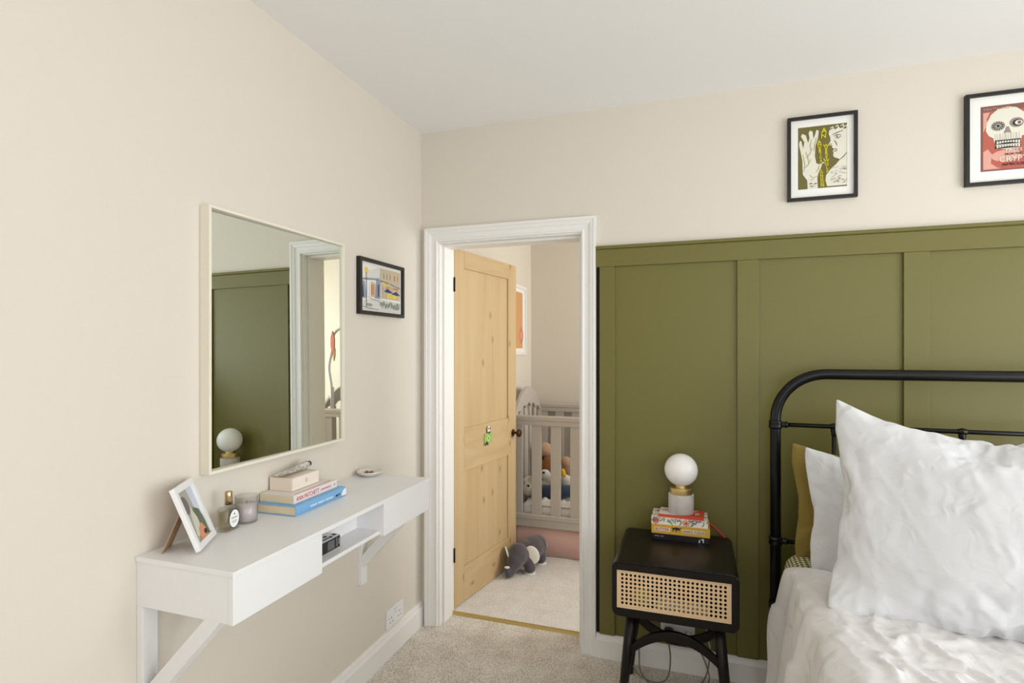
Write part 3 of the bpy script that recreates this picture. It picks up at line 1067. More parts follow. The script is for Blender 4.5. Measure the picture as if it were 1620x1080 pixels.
lay = [(C_('photo_wall_grey', (176, 172, 160)), [rect(0, w_, 0, h_)]), (C_('photo_window_light', (206, 210, 222)), [S2([(.7, .45), (1, .38), (1, 1), (.62, 1)])]),
       (C_('photo_foliage', (104, 112, 88)), [S2([(.35, .35), (.6, .62), (.9, .52), (1, .25), (1, 0), (.6, 0)])]),
       (C_('photo_dress', (206, 206, 190)), [S2([(.2, .1), (.3, .5), (.45, .66), (.62, .4), (.6, .06)])]), (C_('photo_hair', (120, 110, 108)), [disc(.24 * w_, .72 * h_, .02, .026)]),
       (C_('photo_skin', (220, 150, 112)), [S2([(.3, .0), (.45, .22), (.7, .28), (.85, .1), (.8, .0)])]), (C_('photo_shoe', (70, 52, 48)), [disc(.75 * w_, .08 * h_, .012, .007)])]
printed('photograph', PF(.017, .017, .0042), bdir, up, lay, pf)
strut = MB()
pA, pB = PF(.040, .118, 0), PF(.098, .118, 0)
foot = bl + bdir * .060 - nf * .088
fA, fB = foot - bdir * .034, foot + bdir * .030
fA.z = fB.z = TZi
tk = nf * -0.0025
strut.add([pA, pB, fB, fA, pA + tk, pB + tk, fB + tk, fA + tk], [(0, 1, 2, 3), (7, 6, 5, 4), (0, 4, 5, 1), (1, 5, 6, 2), (2, 6, 7, 3), (3, 7, 4, 0)])
strut.obj('strut', mat('brown_board', (176, 140, 108), .8), pf)

# perfume bottle
M_GLASS = mat('clear_glass', (250, 250, 246), 0.02, trans=1.0, ior=1.45)
nt_ = M_GLASS.node_tree
tr_, gl_, mxs, fr_ = (nt_.nodes.new(k) for k in ('ShaderNodeBsdfTransparent', 'ShaderNodeBsdfGlossy', 'ShaderNodeMixShader', 'ShaderNodeFresnel'))
tr_.inputs[0].default_value = (.93, .935, .925, 1)
gl_.inputs['Roughness'].default_value = .02
lw_ = nt_.nodes.new('ShaderNodeLayerWeight')
pw_ = nt_.nodes.new('ShaderNodeMath')
pw_.operation = 'POWER'
pw_.inputs[1].default_value = 4
ma_ = nt_.nodes.new('ShaderNodeMath')
ma_.operation = 'MULTIPLY_ADD'
ma_.inputs[1].default_value, ma_.inputs[2].default_value = .6, .04
nt_.links.new(lw_.outputs['Facing'], pw_.inputs[0])
nt_.links.new(pw_.outputs[0], ma_.inputs[0])
nt_.links.new(ma_.outputs[0], mxs.inputs[0])
nt_.links.new(tr_.outputs[0], mxs.inputs[1])
nt_.links.new(gl_.outputs[0], mxs.inputs[2])
nt_.links.new(mxs.outputs[0], nt_.nodes['Material Output'].inputs[0])
M_PERF = M_GLASS.copy()
M_PERF.name = 'pale_amber_perfume'
for n_ in M_PERF.node_tree.nodes:
    if n_.type == 'BSDF_TRANSPARENT':
        n_.inputs[0].default_value = (.90, .84, .72, 1)
bc = Vector((0.058, -1.300, TZi))
ang = R(8)
bx, by = Vector((math.cos(ang), math.sin(ang), 0)), Vector((-math.sin(ang), math.cos(ang), 0))
pb = empty('perfume_bottle', bc, 'glass perfume bottle with a gold cap and oval white label', 'perfume bottle')
BF = lambda a, b, z: bc + bx * a + by * b + Vector((0, 0, z))


def rrect(a, b, r, n=5):
    out = []
    for cx, cy, s in ((a - r, b - r, 0), (-a + r, b - r, 90), (-a + r, -b + r, 180), (a - r, -b + r, 270)):
        out += [(cx + r * math.cos(R(s + 90 * k / n)), cy + r * math.sin(R(s + 90 * k / n))) for k in range(n + 1)]
    return out


def loft(mb, secs, fn, mi=0):
    """secs: [(outline, z)]"""
    n = len(secs[0][0])
    vs = [fn(a, b, z) for o_, z in secs for a, b in o_]
    fs_ = [tuple(range(n))[::-1], tuple(len(vs) - n + i for i in range(n))]
    for i in range(len(secs) - 1):
        for k in range(n):
            fs_.append((i * n + k, i * n + (k + 1) % n, (i + 1) * n + (k + 1) % n, (i + 1) * n + k))
    mb.add(vs, fs_, mi, True)
    return mb


mb = MB()
loft(mb, [(rrect(.017, .030, .010), 0), (rrect(.0185, .0315, .011), .003), (rrect(.0185, .0315, .011), .062), (rrect(.016, .027, .010), .068), (rrect(.009, .009, .0085), .071), (rrect(.008, .008, .0078), .074)], BF)
g_ = mb.obj('glass_body', M_GLASS, pb)
mb = MB()
loft(mb, [(rrect(.0145, .0275, .009), .006), (rrect(.0145, .0275, .009), .055)], BF)
mb.obj('perfume', M_PERF, pb)
mb = MB().lathe(bc + Vector((0, 0, .0742)), [(.0, 0), (.0105, 0), (.0105, .037), (.0095, .0385), (0, .0385)], 28)
mb.obj('cap', mat('pale_gold_metal', (206, 180, 140), .22, metal=1), pb)
o_ = printed('oval_label', BF(.0188, 0, .034), by, (0, 0, 1),
             [(INK, [disc(0, 0, .0215, .0275, 30)]), (C_('label_paper', (244, 244, 242)), [disc(0, 0, .0200, .0258, 30)]),
              (C_('label_grey', (120, 120, 126)), [rect(-.013, .013, .002, .0045), rect(-.010, .010, -.006, -.0050), rect(-.012, .012, -.009, -.0080), rect(-.008, .008, -.012, -.0112), disc(0, .014, .003)])], pb)

# candle glass
cc = Vector((0.052, -1.226, TZi))
cd = empty('candle_glass', cc, 'clear glass candle tumbler with lilac wax behind the perfume bottle', 'candle')
mb = MB().lathe(cc, [(0, 0), (.029, 0), (.031, .003), (.0335, .082), (.0320, .082), (.0298, .007), (0, .006)], 40)
mb.obj('glass', M_GLASS, cd)
mb = MB().lathe(cc, [(0, .0072), (.0290, .0072), (.0308, .056), (0, .056)], 40)
mb.obj('wax', mat('lilac_wax', (226, 212, 214), .5, vary=.05, vscale=60), cd)
mb = MB().tube([cc + Vector((0, 0, .056)), cc + Vector((.001, 0, .066))], .0008, 6)
mb.obj('wick', INK, cd)

# books on the desk


def book(name, P0, ux, uy, L_, D_, t, cov, label, group=None, hard=True, spine_round=0.0):
    """spine along ux (length L_), depth along -uy... P0 = spine's lower front corner; pages run towards uy"""
    P0, ux, uy = Vector(P0), Vector(ux).normalized(), Vector(uy).normalized()
    fn = lambda a, b, z: P0 + ux * a + uy * b + Vector((0, 0, z))
    b = empty(name, P0, label, 'book', group)
    ov = 0.003 if hard else 0.0
    ct = 0.0026 if hard else 0.0008
    mb = MB()
    mb.prism(rect(0, L_, 0.002, D_), 0, ct, fn)
    mb.prism(rect(0, L_, 0.002, D_), t - ct, t, fn)
    sp = []
    n = 6
    for i in range(n + 1):
        v = i / n
        sp.append((-spine_round * math.sin(PI * v), t * v))
    for i in range(n, -1, -1):
        v = i / n
        sp.append((-spine_round * math.sin(PI * v) + 0.0022, t * v))
    mb.prism(sp, 0, L_, lambda u, v, w: fn(w, u, v), smooth=False)
    mb.obj('cover', cov, b)
    MB().prism(rect(ov, L_ - ov, 0.0025 - spine_round * .4, D_ - ov), ct + .0001, t - ct - .0001, fn).obj('pages', M_PAPER, b)
    return b, fn


C_BLUE = mat('sky_blue_book_cloth', (122, 176, 220), .35)
s0, s1 = Vector((.1610, -1.1385, TZi)), Vector((.1530, -.868, TZi))
uxb = (s1 - s0).normalized()
uyb = Vector((-uxb.y, uxb.x, 0))
b1, f1 = book('book', s0, uxb, uyb, (s1 - s0).length, .150, .032, C_BLUE, 'sky blue hardback at the bottom of the desk stack', spine_round=.004)
printed('spine_title', f1(.070, -.0044, .012), uxb, (0, 0, 1), [(C_('white_ink', (236, 240, 244)), [rect(.0065 * i, .0065 * i + (.0035, .005, .0042)[i % 3], 0, .0065 - .001 * (i % 2)) for i in range(19) if i not in (5, 11)])], b1)
printed('spine_motif', f1(.205, -.0044, .004), uxb, (0, 0, 1), [(C_('white_ink', (236, 240, 244)), [[(.035, 0), (.0652, 0), (.0652, .024), (.05, .022), (.04, .012)]]),
                                                                  (INK, [[(.0, .008), (.008, .014), (.014, .010), (.022, .017), (.018, .008), (.008, .005)], [(.02, .010), (.028, .015), (.026, .006)]])], b1)
MB().box(0, .001, 0, .001, 0, .001)
cap_ = MB()
cap_.prism(rect((s1 - s0).length - .0005, (s1 - s0).length + .0052, .004, .050), 0.004, .030, f1)
cap_.obj('page_end', mat('orange_page_edge', (214, 160, 100), .7), b1, bevel=0.002)

C_WB = mat('white_pink_paperback', (236, 226, 222), .45, vary=.03, vscale=30)
s0 = Vector((.1390, -1.119, TZi + .0325))
s1 = Vector((.1300, -.885, TZi + .0325))
uxb = (s1 - s0).normalized()
uyb = Vector((-uxb.y, uxb.x, 0))
b2, f2 = book('book', s0, uxb, uyb, (s1 - s0).length, .132, .026, C_WB, 'white paperback with red spine letters, second in the desk stack', hard=False)
lettering('ANN PATCHETT', .0215, f2(.012, -.0002, .006), uxb, (0, 0, 1), C_('crimson_ink', (190, 60, 66)), b2, width=.118)
lettering('COMMONWEALTH', .010, f2(.136, -.0002, .009), uxb, (0, 0, 1), C_('soft_red_ink', (206, 120, 116)), b2, width=.062)
printed('spine_mark', f2(.212, -.0003, .006), uxb, (0, 0, 1), [(C_('grey_blue_wash', (150, 160, 172)), [disc(.006, .007, .004)])], b2)
random.seed(3)
printed('cover_print', f2(0, 0, .0261), uxb, uyb, [(C_('soft_red_ink', (206, 120, 116)), [rect(.02 + .0138 * i, .034 + .0138 * i, .012, .015 + .001 * (i % 2)) for i in range(14)]),
                                                    (C_('label_grey', (120, 120, 126)), [rect(.165, .21, .06, .064), rect(.17, .22, .072, .074)])], b2)

# cream trinket box with a small drawer pull
bz = TZi + .0325 + .0264
tb = empty('trinket_box', (.055, -1.005, bz), 'cream card drawer box with a tiny pull, on top of the books', 'box')
M_BOX = mat('cream_card', (232, 218, 200), .7)
BX = lambda a, b, z: Vector((.098, -1.078, bz)) + Vector((-.045, 1, 0)).normalized() * a + Vector((-1, -.045, 0)).normalized() * b + Vector((0, 0, z))
MB().prism(rect(0, .142, .0015, .090), 0, .044, BX).obj('box_sleeve', M_BOX, tb, bevel=.0008)
MB().prism(rect(.0015, .1405, -.0008, .0012), .0015, .0425, BX).obj('drawer_front', mat('cream_card_front', (238, 226, 212), .7), tb, bevel=.0004)
mb = MB().tube(spline([BX(.071, -.001, .030), BX(.068, -.006, .028), BX(.067, -.006, .022), BX(.069, -.001, .019)], 5), .0016, 8)
mb.obj('pull', mat('cream_ribbon', (216, 196, 172), .7), tb)

# crumpled hand-cream tube on the box
tbz = bz + .0445
ct = empty('cream_tube', (.055, -.99, tbz), 'squeezed silvery cream tube with a black cap lying on the box', 'tube')
mb = MB()
secs = []
A_, B_ = Vector((.048, -1.088, tbz + .004)), Vector((.052, -.948, tbz + .015))
for i in range(15):
    t = i / 14
    c = A_.lerp(B_, t) + Vector((0, 0, .0035 * math.sin(t * 9) * (1 - t)))
    wv = .027 * (1 - t) + .0125 * t
    hv = .0018 * (1 - t) ** 2 + .0125 * min(1, t * 1.15) ** 1.3
    tw = .25 * (1 - t) - .15 * math.sin(t * 6)
    ring = []
    for k in range(20):
        a = 2 * PI * k / 20
        u, v = wv * math.cos(a), max(hv, .0014) * math.sin(a) * (1 + .25 * math.sin(3 * a + i))
        ring.append(c + Vector((u * math.cos(tw), 0, u * math.sin(tw) * .9 + v + .004)))
    secs += ring
fs_ = [tuple(range(20))[::-1], tuple(280 + k for k in range(20))]
for i in range(14):
    fs_ += [(i * 20 + k, i * 20 + (k + 1) % 20, (i + 1) * 20 + (k + 1) % 20, (i + 1) * 20 + k) for k in range(20)]
mb.add(secs, fs_, 0, True)
M_TUBE = mat('printed_aluminium_tube', (214, 212, 206), .32, metal=.35, vary=.45, vscale=90, bump=.5, bscale=70, bdist=.003)
mb.obj('tube_body', M_TUBE, ct)
ax_ = (B_ - A_).normalized()
mb = MB().lathe(B_ + Vector((0, 0, .004)) + ax_ * .0006, [(0, 0), (.0095, 0), (.0095, .010), (.0085, .0115), (0, .0115)], 24, 0, ax_)
mb.obj('tube_cap', M_IRON, ct)

# trinket dish
dc = Vector((.062, -.572, TZi))
td = tag(MB().lathe(dc, [(0, 0), (.028, 0), (.034, .003), (.050, .014), (.0535, .020), (.0520, .0212), (.0490, .019), (.030, .0065), (0, .0052)], 44)
         .obj('trinket_dish', mat('pale_grey_ceramic', (222, 218, 210), .35, vary=.05, vscale=60)), 'small round off-white trinket dish near the doorway end of the desk', 'dish')
random.seed(8)
for i, (dx, dy, c, r) in enumerate(((-.008, -.010, (150, 84, 44), (.011, .008, .007)), (.010, -.002, (110, 92, 54), (.010, .007, .006)), (-.016, .006, (84, 70, 60), (.008, .006, .005)), (.002, .013, (196, 170, 140), (.010, .009, .006)))):
    mb = MB().ell(dc + Vector((dx, dy, .0128)), r, seg=10)
    tag(mb.obj('trinket', mat('trinket_%d' % i, c, .35, vary=.2, vscale=150)), ['rust brown trinket in the little dish', 'olive brown trinket in the little dish', 'dark trinket in the little dish', 'pale tan trinket in the little dish'][i], 'trinket', 'trinkets in the dish')

# small black and white carton in the desk cubby
cz = .7905
kb = empty('carton', (.252, -1.10, cz), 'small black and white printed carton in the desk cubby', 'box')
MB().box(.214, .262, -1.150, -1.0465, cz, cz + .040).obj('carton_body', mat('white_card', (232, 232, 232), .5), kb, bevel=.0005)
random.seed(5)
printed('carton_print', (.2622, -1.150, cz), (0, 1, 0), (0, 0, 1), [(INK, [rect(.001, .1025, .001, .0385)]), (C_('fine_grey_print', (140, 140, 140)), [rect(.04, .074, z, z + .0009) for z in [.006 + .002 * k for k in range(14)]] + [rect(.084, .088, .006, .034), rect(.094, .100, .010, .030)])], kb)
printed('carton_top_print', (.262, -1.150, cz + .0402), (0, 1, 0), (-1, 0, 0), [(C_('fine_grey_print', (140, 140, 140)), [rect(.03, .06, .006, .018)]), (INK, [rect(.062, .074, .004, .016), rect(.086, .100, .010, .022), rect(.055, .07, .024, .034)])], kb)

# ------------------------------------------------------------------ nightstand
NX0, NX1, NY0, NY1, NZ0, NZ1 = 1.061, 1.515, -0.458, -0.045, 0.417, 0.627
ns = empty('nightstand', ((NX0 + NX1) / 2, (NY0 + NY1) / 2, 0), 'black nightstand with a woven cane front and splayed legs', 'nightstand')
cxm, czm = (NX0 + NX1) / 2, (NZ0 + NZ1) / 2
out = rrect((NX1 - NX0) / 2, (NZ1 - NZ0) / 2, .028, 7)
inn = rrect((NX1 - NX0) / 2 - .016, (NZ1 - NZ0) / 2 - .016, .012, 7)
n = len(out)
mb = MB()
vs = []
for (o_, y) in ((out, NY0 + .004), (out, NY1), (inn, NY1), (inn, NY0 + .004)):
    vs += [(cxm + a, y, czm + b) for a, b in o_]
fo = rrect((NX1 - NX0) / 2 - .004, (NZ1 - NZ0) / 2 - .004, .024, 7)
vs += [(cxm + a, NY0, czm + b) for a, b in fo]
fs_ = []
for k in range(n):
    j = (k + 1) % n
    fs_ += [(k, j, n + j, n + k), (n + k, n + j, 2 * n + j, 2 * n + k), (2 * n + k, 2 * n + j, 3 * n + j, 3 * n + k),
            (3 * n + k, 3 * n + j, 4 * n + j, 4 * n + k), (4 * n + k, 4 * n + j, j, k)]
mb.add(vs, fs_, 0, True)
b_ = mb.obj('case', M_BLACK, ns)
m_ = b_.modifiers.new('edge', 'EDGE_SPLIT')
m_.split_angle = R(35)
MB().box(NX0 + .017, NX1 - .017, NY1 - .012, NY1 - .004, NZ0 + .017, NZ1 - .017).obj('back_panel', M_BLACK, ns)
# front: frame and cane
CX0, CX1, CZ0, CZ1 = 1.0805, 1.4880, 0.4515, 0.5955
mb = MB()
qo = rrect((NX1 - NX0) / 2 - .005, (NZ1 - NZ0) / 2 - .005, .022, 7)
fy0, fy1 = NY0 - .003, NY0 + .014
ci = [(CX1, CZ1), (CX0, CZ1), (CX0, CZ0), (CX1, CZ0)]
seg8 = len(qo) // 4
inner = []
for s in range(4):
    inner += [ci[s]] * seg8
vs = [(cxm + a, fy0, czm + b) for a, b in qo] + [(a, fy0, b) for a, b in inner] + [(cxm + a, fy1, czm + b) for a, b in qo] + [(a, fy1, b) for a, b in inner]
n = len(qo)
fs_ = []
for k in range(n):
    j = (k + 1) % n
    f_ = (k, j, n + j, n + k) if inner[k] != inner[j] else (k, j, n + k)
    fs_.append(f_)
    fs_.append((2 * n + k, 2 * n + j, j, k))
    if inner[k] != inner[j]:
        fs_.append((n + k, n + j, 3 * n + j, 3 * n + k))
mb.add(vs, fs_)
mb.obj('front_frame', M_BLACK, ns)


def cane_mat():
    m = bpy.data.materials.new('natural_cane')
    m.use_nodes = True
    nt = m.node_tree
    L = nt.links.new
    b = nt.nodes['Principled BSDF']
    b.inputs['Roughness'].default_value = .5
    tc = nt.nodes.new('ShaderNodeTexCoord')
    mp = nt.nodes.new('ShaderNodeMapping')
    mp.inputs['Rotation'].default_value = (0, R(45), 0)
    L(tc.outputs['Object'], mp.inputs['Vector'])
    w1 = nt.nodes.new('ShaderNodeTexChecker')
    w1.inputs['Scale'].default_value = 260
    L(mp.outputs[0], w1.inputs['Vector'])
    w1.inputs['Color1'].default_value = lin((232, 204, 164))
    w1.inputs['Color2'].default_value = lin((214, 180, 136))
    L(w1.outputs['Color'], b.inputs['Base Color'])
    bp = nt.nodes.new('ShaderNodeBump')
    bp.inputs['Strength'].default_value = .4
    bp.inputs['Distance'].default_value = .001
    L(w1.outputs['Fac'], bp.inputs['Height'])
    L(bp.outputs[0], b.inputs['Normal'])
    return m


M_CANE = cane_mat()
mb = MB()
bw, bh = .0125, .0105
nx_, nz_ = 24, 8
x0_, x1_, z0_, z1_ = CX0 + bw, CX1 - bw, CZ0 + bh, CZ1 - bh
for q in ((CX0, CX1, CZ0, z0_), (CX0, CX1, z1_, CZ1), (CX0, x0_, z0_, z1_), (x1_, CX1, z0_, z1_)):
    mb.add([(q[0], NY0 + .004, q[2]), (q[1], NY0 + .004, q[2]), (q[1], NY0 + .004, q[3]), (q[0], NY0 + .004, q[3])], [(0, 1, 2, 3)])
sx_, sz_ = (x1_ - x0_) / nx_, (z1_ - z0_) / nz_
for i in range(nx_):
    for j in range(nz_):
        cx, cz_ = x0_ + (i + .5) * sx_, z0_ + (j + .5) * sz_
        vs = []
        for k in range(8):
            a = R(45 * k)
            sq = (max(-1, min(1, 1.42 * math.cos(a))), max(-1, min(1, 1.42 * math.sin(a))))
            vs.append((cx + sq[0] * sx_ / 2, NY0 + .004, cz_ + sq[1] * sz_ / 2))
        for k in range(8):
            a = R(45 * k + 22.5 - 22.5)
            vs.append((cx + (.0050) * math.cos(a), NY0 + .004, cz_ + .0053 * math.sin(a)))
        mb.add(vs, [(k, (k + 1) % 8, 8 + (k + 1) % 8, 8 + k) for k in range(8)])
cn = mb.obj('cane_panel', M_CANE, ns)
so = cn.modifiers.new('thick', 'SOLIDIFY')
so.thickness = .0012
mb = MB()
for q in ((CX0, CX1, CZ0, CZ0 + .004), (CX0, CX1, CZ1 - .004, CZ1), (CX0, CX0 + .004, CZ0 + .004, CZ1 - .004), (CX1 - .004, CX1, CZ0 + .004, CZ1 - .004)):
    mb.box(q[0], q[1], NY0 - .001, NY0 + .0035, q[2], q[3])
mb.obj('cane_beading', mat('cane_spline', (232, 206, 168), .5), ns, bevel=.001)
# legs
for sx, sy in ((-1, -1), (1, -1), (-1, 1), (1, 1)):
    tx = cxm + sx * .158
    ty = (NY0 + NY1) / 2 + sy * (.135 if sy < 0 else .115)
    bx_, by_ = cxm + sx * .2, (NY0 + NY1) / 2 + sy * .155
    mb = MB().tube([(tx, ty, NZ0 + .002), (tx + (bx_ - tx) * .5, ty + (by_ - ty) * .5, NZ0 / 2), (bx_, by_, 0.001)], [.0215, .0195, .0150], 18)
    mb.obj('leg', M_BLACK, ns)


def bow(za, zb, ze, x0, x1, y0, y1, th_, dep, name):
    mb = MB()
    top, bot = [], []
    for i in range(25):
        t = i / 24
        s = 4 * t * (1 - t)
        z = za * (1 - t) + ze * t + (zb - (za + ze) / 2) * s
        x = x0 + (x1 - x0) * t
        top.append((x, z + th_ / 2))
        bot.append((x, z - th_ / 2))
    mb.prism(top + bot[::-1], y0, y1, lambda u, v, w: (u, w, v))
    return mb.obj(name, M_BLACK, ns, bevel=.002)


yf = (NY0 + NY1) / 2 - .148
bow(.272, .345, .272, cxm - .158, cxm + .158, yf - .009, yf + .009, .036, .018, 'front_stretcher')
yb = (NY0 + NY1) / 2 + .132
bow(.262, .190, .250, cxm - .158, cxm + .158, yb - .009, yb + .009, .040, .018, 'back_stretcher')
# pale beads and a yellow-green cloth glimpsed through the cane
mb = MB()
for i in range(9):
    mb.ell((1.235 + .020 * i, -.40 + .006 * math.sin(i * 2), NZ0 + .066 - .0012 * i), (.0100, .0100, .0100), seg=12)
mb.box(1.225, 1.41, -.415, -.385, NZ0 + .0165, NZ0 + .057)
tag(mb.obj('bead_string', mat('pale_pearl_beads', (240, 228, 205), .25)), 'pale beads on a box glimpsed through the cane front', 'beads')
mb = MB().ell((1.165, -.39, NZ0 + .0565), (.04, .03, .040), seg=16)
tag(mb.obj('cloth_pouch', mat('mustard_green_cloth', (190, 176, 60), .9)), 'yellow-green soft pouch glimpsed through the left of the cane front', 'pouch')

# books on the nightstand
def nbook(x0, x1, y0, y1, z0, z1, m, label, rot=0.0, hard=True):
    ux = Vector((math.cos(rot), math.sin(rot), 0))
    uy = Vector((-math.sin(rot), math.cos(rot), 0))
    return book('book', (x0, y0, z0), ux, uy, x1 - x0, y1 - y0, z1 - z0, m, label, 'books under the globe lamp', hard)


nz = NZ1 + .0004
X0 = 1.188
bk, fk = nbook(X0, 1.419, -.158, -.022, nz, nz + .025, mat('black_book_cover', (24, 20, 24), .35), 'black book at the bottom of the nightstand stack')
printed('spine_title', fk(.012, -.0003, .012), (1, 0, 0), (0, 0, 1), [(C_('dim_white_ink', (170, 165, 165)), [rect(.0042 * i, .0042 * i + .0028, 0, .0035 + .001 * (i % 2)) for i in range(9) if i != 5])], bk)
printed('spine_marks', fk(.190, -.0003, .001), (1, 0, 0), (0, 0, 1), [(C_('white_ink', (236, 240, 244)), [[(.0, .0), (.004, 0), (.005, .012), (.001, .014)], [(.008, .016), (.020, .018), (.019, .002), (.016, .002), (.016, .014), (.008, .013)]])], bk)
bk, fk = nbook(X0 - .001, 1.422, -.160, -.020, nz + .0255, nz + .0625, mat('ochre_yellow_cover', (214, 168, 62), .45), 'ochre yellow novel in the nightstand stack with cow silhouettes on its spine', hard=False)
printed('spine_label', fk(.013, -.0003, .011), (1, 0, 0), (0, 0, 1), [(C_('pink_cream_label', (238, 214, 190)), [rect(0, .064, 0, .016), rect(.112, .203, 0, .015)]),
                                                                        (INK, [[(.068, .020), (.074, .012), (.073, .001), (.077, .004), (.080, .013), (.086, .009), (.088, -.003), (.092, .010), (.098, .010), (.104, .003), (.102, .014), (.112, .020), (.098, .019), (.088, .021), (.076, .018)]])], bk)
lettering('BUTTER', .0145, fk(.016, -.0012, .0145), (1, 0, 0), (0, 0, 1), C_('maroon_ink', (150, 62, 74)), bk, width=.055)
lettering('ASAKO YUZUKI', .0135, fk(.128, -.0012, .0140), (1, 0, 0), (0, 0, 1), INK, bk, width=.086)
# floral book
bk, fk = nbook(X0 - .002, 1.414, -.156, -.024, nz + .063, nz + .093, C_('floral_cream_ground', (236, 230, 216)), 'thick cream book with red flowers, below the red paperback')
RF, GF, OF, NF = C_('flower_red', (196, 62, 52)), C_('leaf_green', (98, 128, 88)), C_('flower_orange', (222, 130, 96)), C_('leaf_grey', (104, 104, 112))


def flower(cx, cy, r, n=8):
    return [[(cx + r * .25 * math.cos(a - .3), cy + r * .25 * math.sin(a - .3)), (cx + r * math.cos(a - .22), cy + r * math.sin(a - .22)),
             (cx + r * 1.05 * math.cos(a), cy + r * 1.05 * math.sin(a)), (cx + r * math.cos(a + .22), cy + r * math.sin(a + .22)), (cx + r * .25 * math.cos(a + .3), cy + r * .25 * math.sin(a + .3))]
            for a in [2 * PI * k / n for k in range(n)]]


random.seed(12)


def clip(polys, w, h):
    return [[(max(0.0005, min(w - .0005, a)), max(0.0005, min(h - .0005, b))) for a, b in p] for p in polys]


def leaves(w, h, cnt, wd):
    out_ = []
    for _ in range(cnt):
        x, y, a, l = random.random() * w, random.random() * h, random.random() * PI, .012 + .014 * random.random()
        out_.append(stroke([(x, y), (x + l * .5 * math.cos(a), y + l * .5 * math.sin(a)), (x + l * math.cos(a + .3), y + l * math.sin(a + .3))], wd))
    return clip(out_, w, h)


Lb = 1.414 - (X0 - .002)
printed('floral_spine', fk(0, -.0003, 0), (1, 0, 0), (0, 0, 1), [(GF, leaves(Lb, .03, 16, .005)), (NF, leaves(Lb, .03, 22, .004)), (RF, clip(flower(.018, .014, .013), Lb, .03)),
                                                                  (OF, clip(flower(.142, .014, .015), Lb, .03)), (RF, [disc(.142, .014, .004), disc(.018, .014, .003)])], bk)
printed('floral_cover', fk(0, 0.002, .0301), (1, 0, 0), (0, 1, 0), [(GF, leaves(Lb, .13, 26, .006)), (NF, leaves(Lb, .13, 40, .004)), (OF, clip(flower(.20, .02, .012) + flower(.03, .1, .012), Lb, .13))], bk)
# red paperback
bk, fk = nbook(1.2135, 1.398, -.148, -.038, nz + .0934, nz + .1050, C_('red_orange_cover', (206, 76, 54)), 'thin red and cream paperback directly under the globe lamp', rot=R(-2.5), hard=False)
ux_, uy_ = Vector((math.cos(R(-2.5)), math.sin(R(-2.5)), 0)), Vector((math.sin(R(2.5)), math.cos(R(2.5)), 0))
Lr = 1.398 - 1.2135
printed('cover_print', fk(0, 0.001, .0117), ux_, uy_, [(C_('floral_cream_ground', (236, 230, 216)), [[(.001, .001), (.090, .001), (.115, .055), (.125, .107), (.001, .107)]]),
                                                         (C_('apricot_ink', (226, 150, 92)), [[(.125, .02), (.165, .107), (.120, .107)]]), (C_('flower_red', (196, 62, 52)), [[(.008, .062), (.034, .062), (.034, .070), (.008, .070)]])], bk)
printed('cover_mark', fk(.150, .030, .0122), ux_, uy_, [(C_('pale_print', (226, 222, 205)), [rect(.0, .004, .0, .035), rect(.008, .012, .004, .035), [(.012, .02), (.018, .02), (.018, .024), (.012, .024)]])], bk)

# globe lamp
lc = Vector((1.306, -.098, nz + .1058))
lamp = empty('table_lamp', lc, 'globe table lamp on a grey concrete cylinder with a brass collar', 'lamp')
M_CONC = mat('grey_concrete', (196, 190, 184), .85, vary=.06, vscale=40, bump=.25, bscale=160)
M_OPAL = mat('opal_glass', (246, 244, 240), .12, spec=.6)
MB().lathe(lc, [(0, 0), (.051, 0), (.0525, .0015), (.0525, .080), (.051, .0815), (0, .0815)], 48).obj('concrete_base', M_CONC, lamp)
mb = MB().lathe(lc + Vector((0, 0, .0817)), [(0, 0), (.0465, 0), (.0470, .001), (.0470, .025), (.0455, .0265), (.024, .0267), (.024, .036), (0, .036)], 48)
o_ = mb.obj('brass_collar', M_BRASS, lamp)
m_ = o_.modifiers.new('e', 'EDGE_SPLIT')
m_.split_angle = R(35)
gr = .0695
gz = .0817 + .0362 + gr * math.cos(math.asin(.022 / gr)) - .001
mb = MB().lathe(lc + Vector((0, 0, gz)), [(gr * math.sin(R(a)), -gr * math.cos(R(a))) for a in range(19, 181, 7)] + [(0, gr)], 48)
mb.obj('glass_globe', M_OPAL, lamp)

# short red cord behind the stack
mb = MB().tube(spline([(1.385, -.0075 - .008, nz + .062), (1.43, -.018, nz + .040), (1.462, -.035, nz + .018), (1.484, -.062, nz + .0045)]), .0038, 10)
tag(mb.obj('red_cord', mat('red_fabric_cord', (206, 60, 66), .7)), 'short red cord hanging down behind the nightstand books', 'cord')

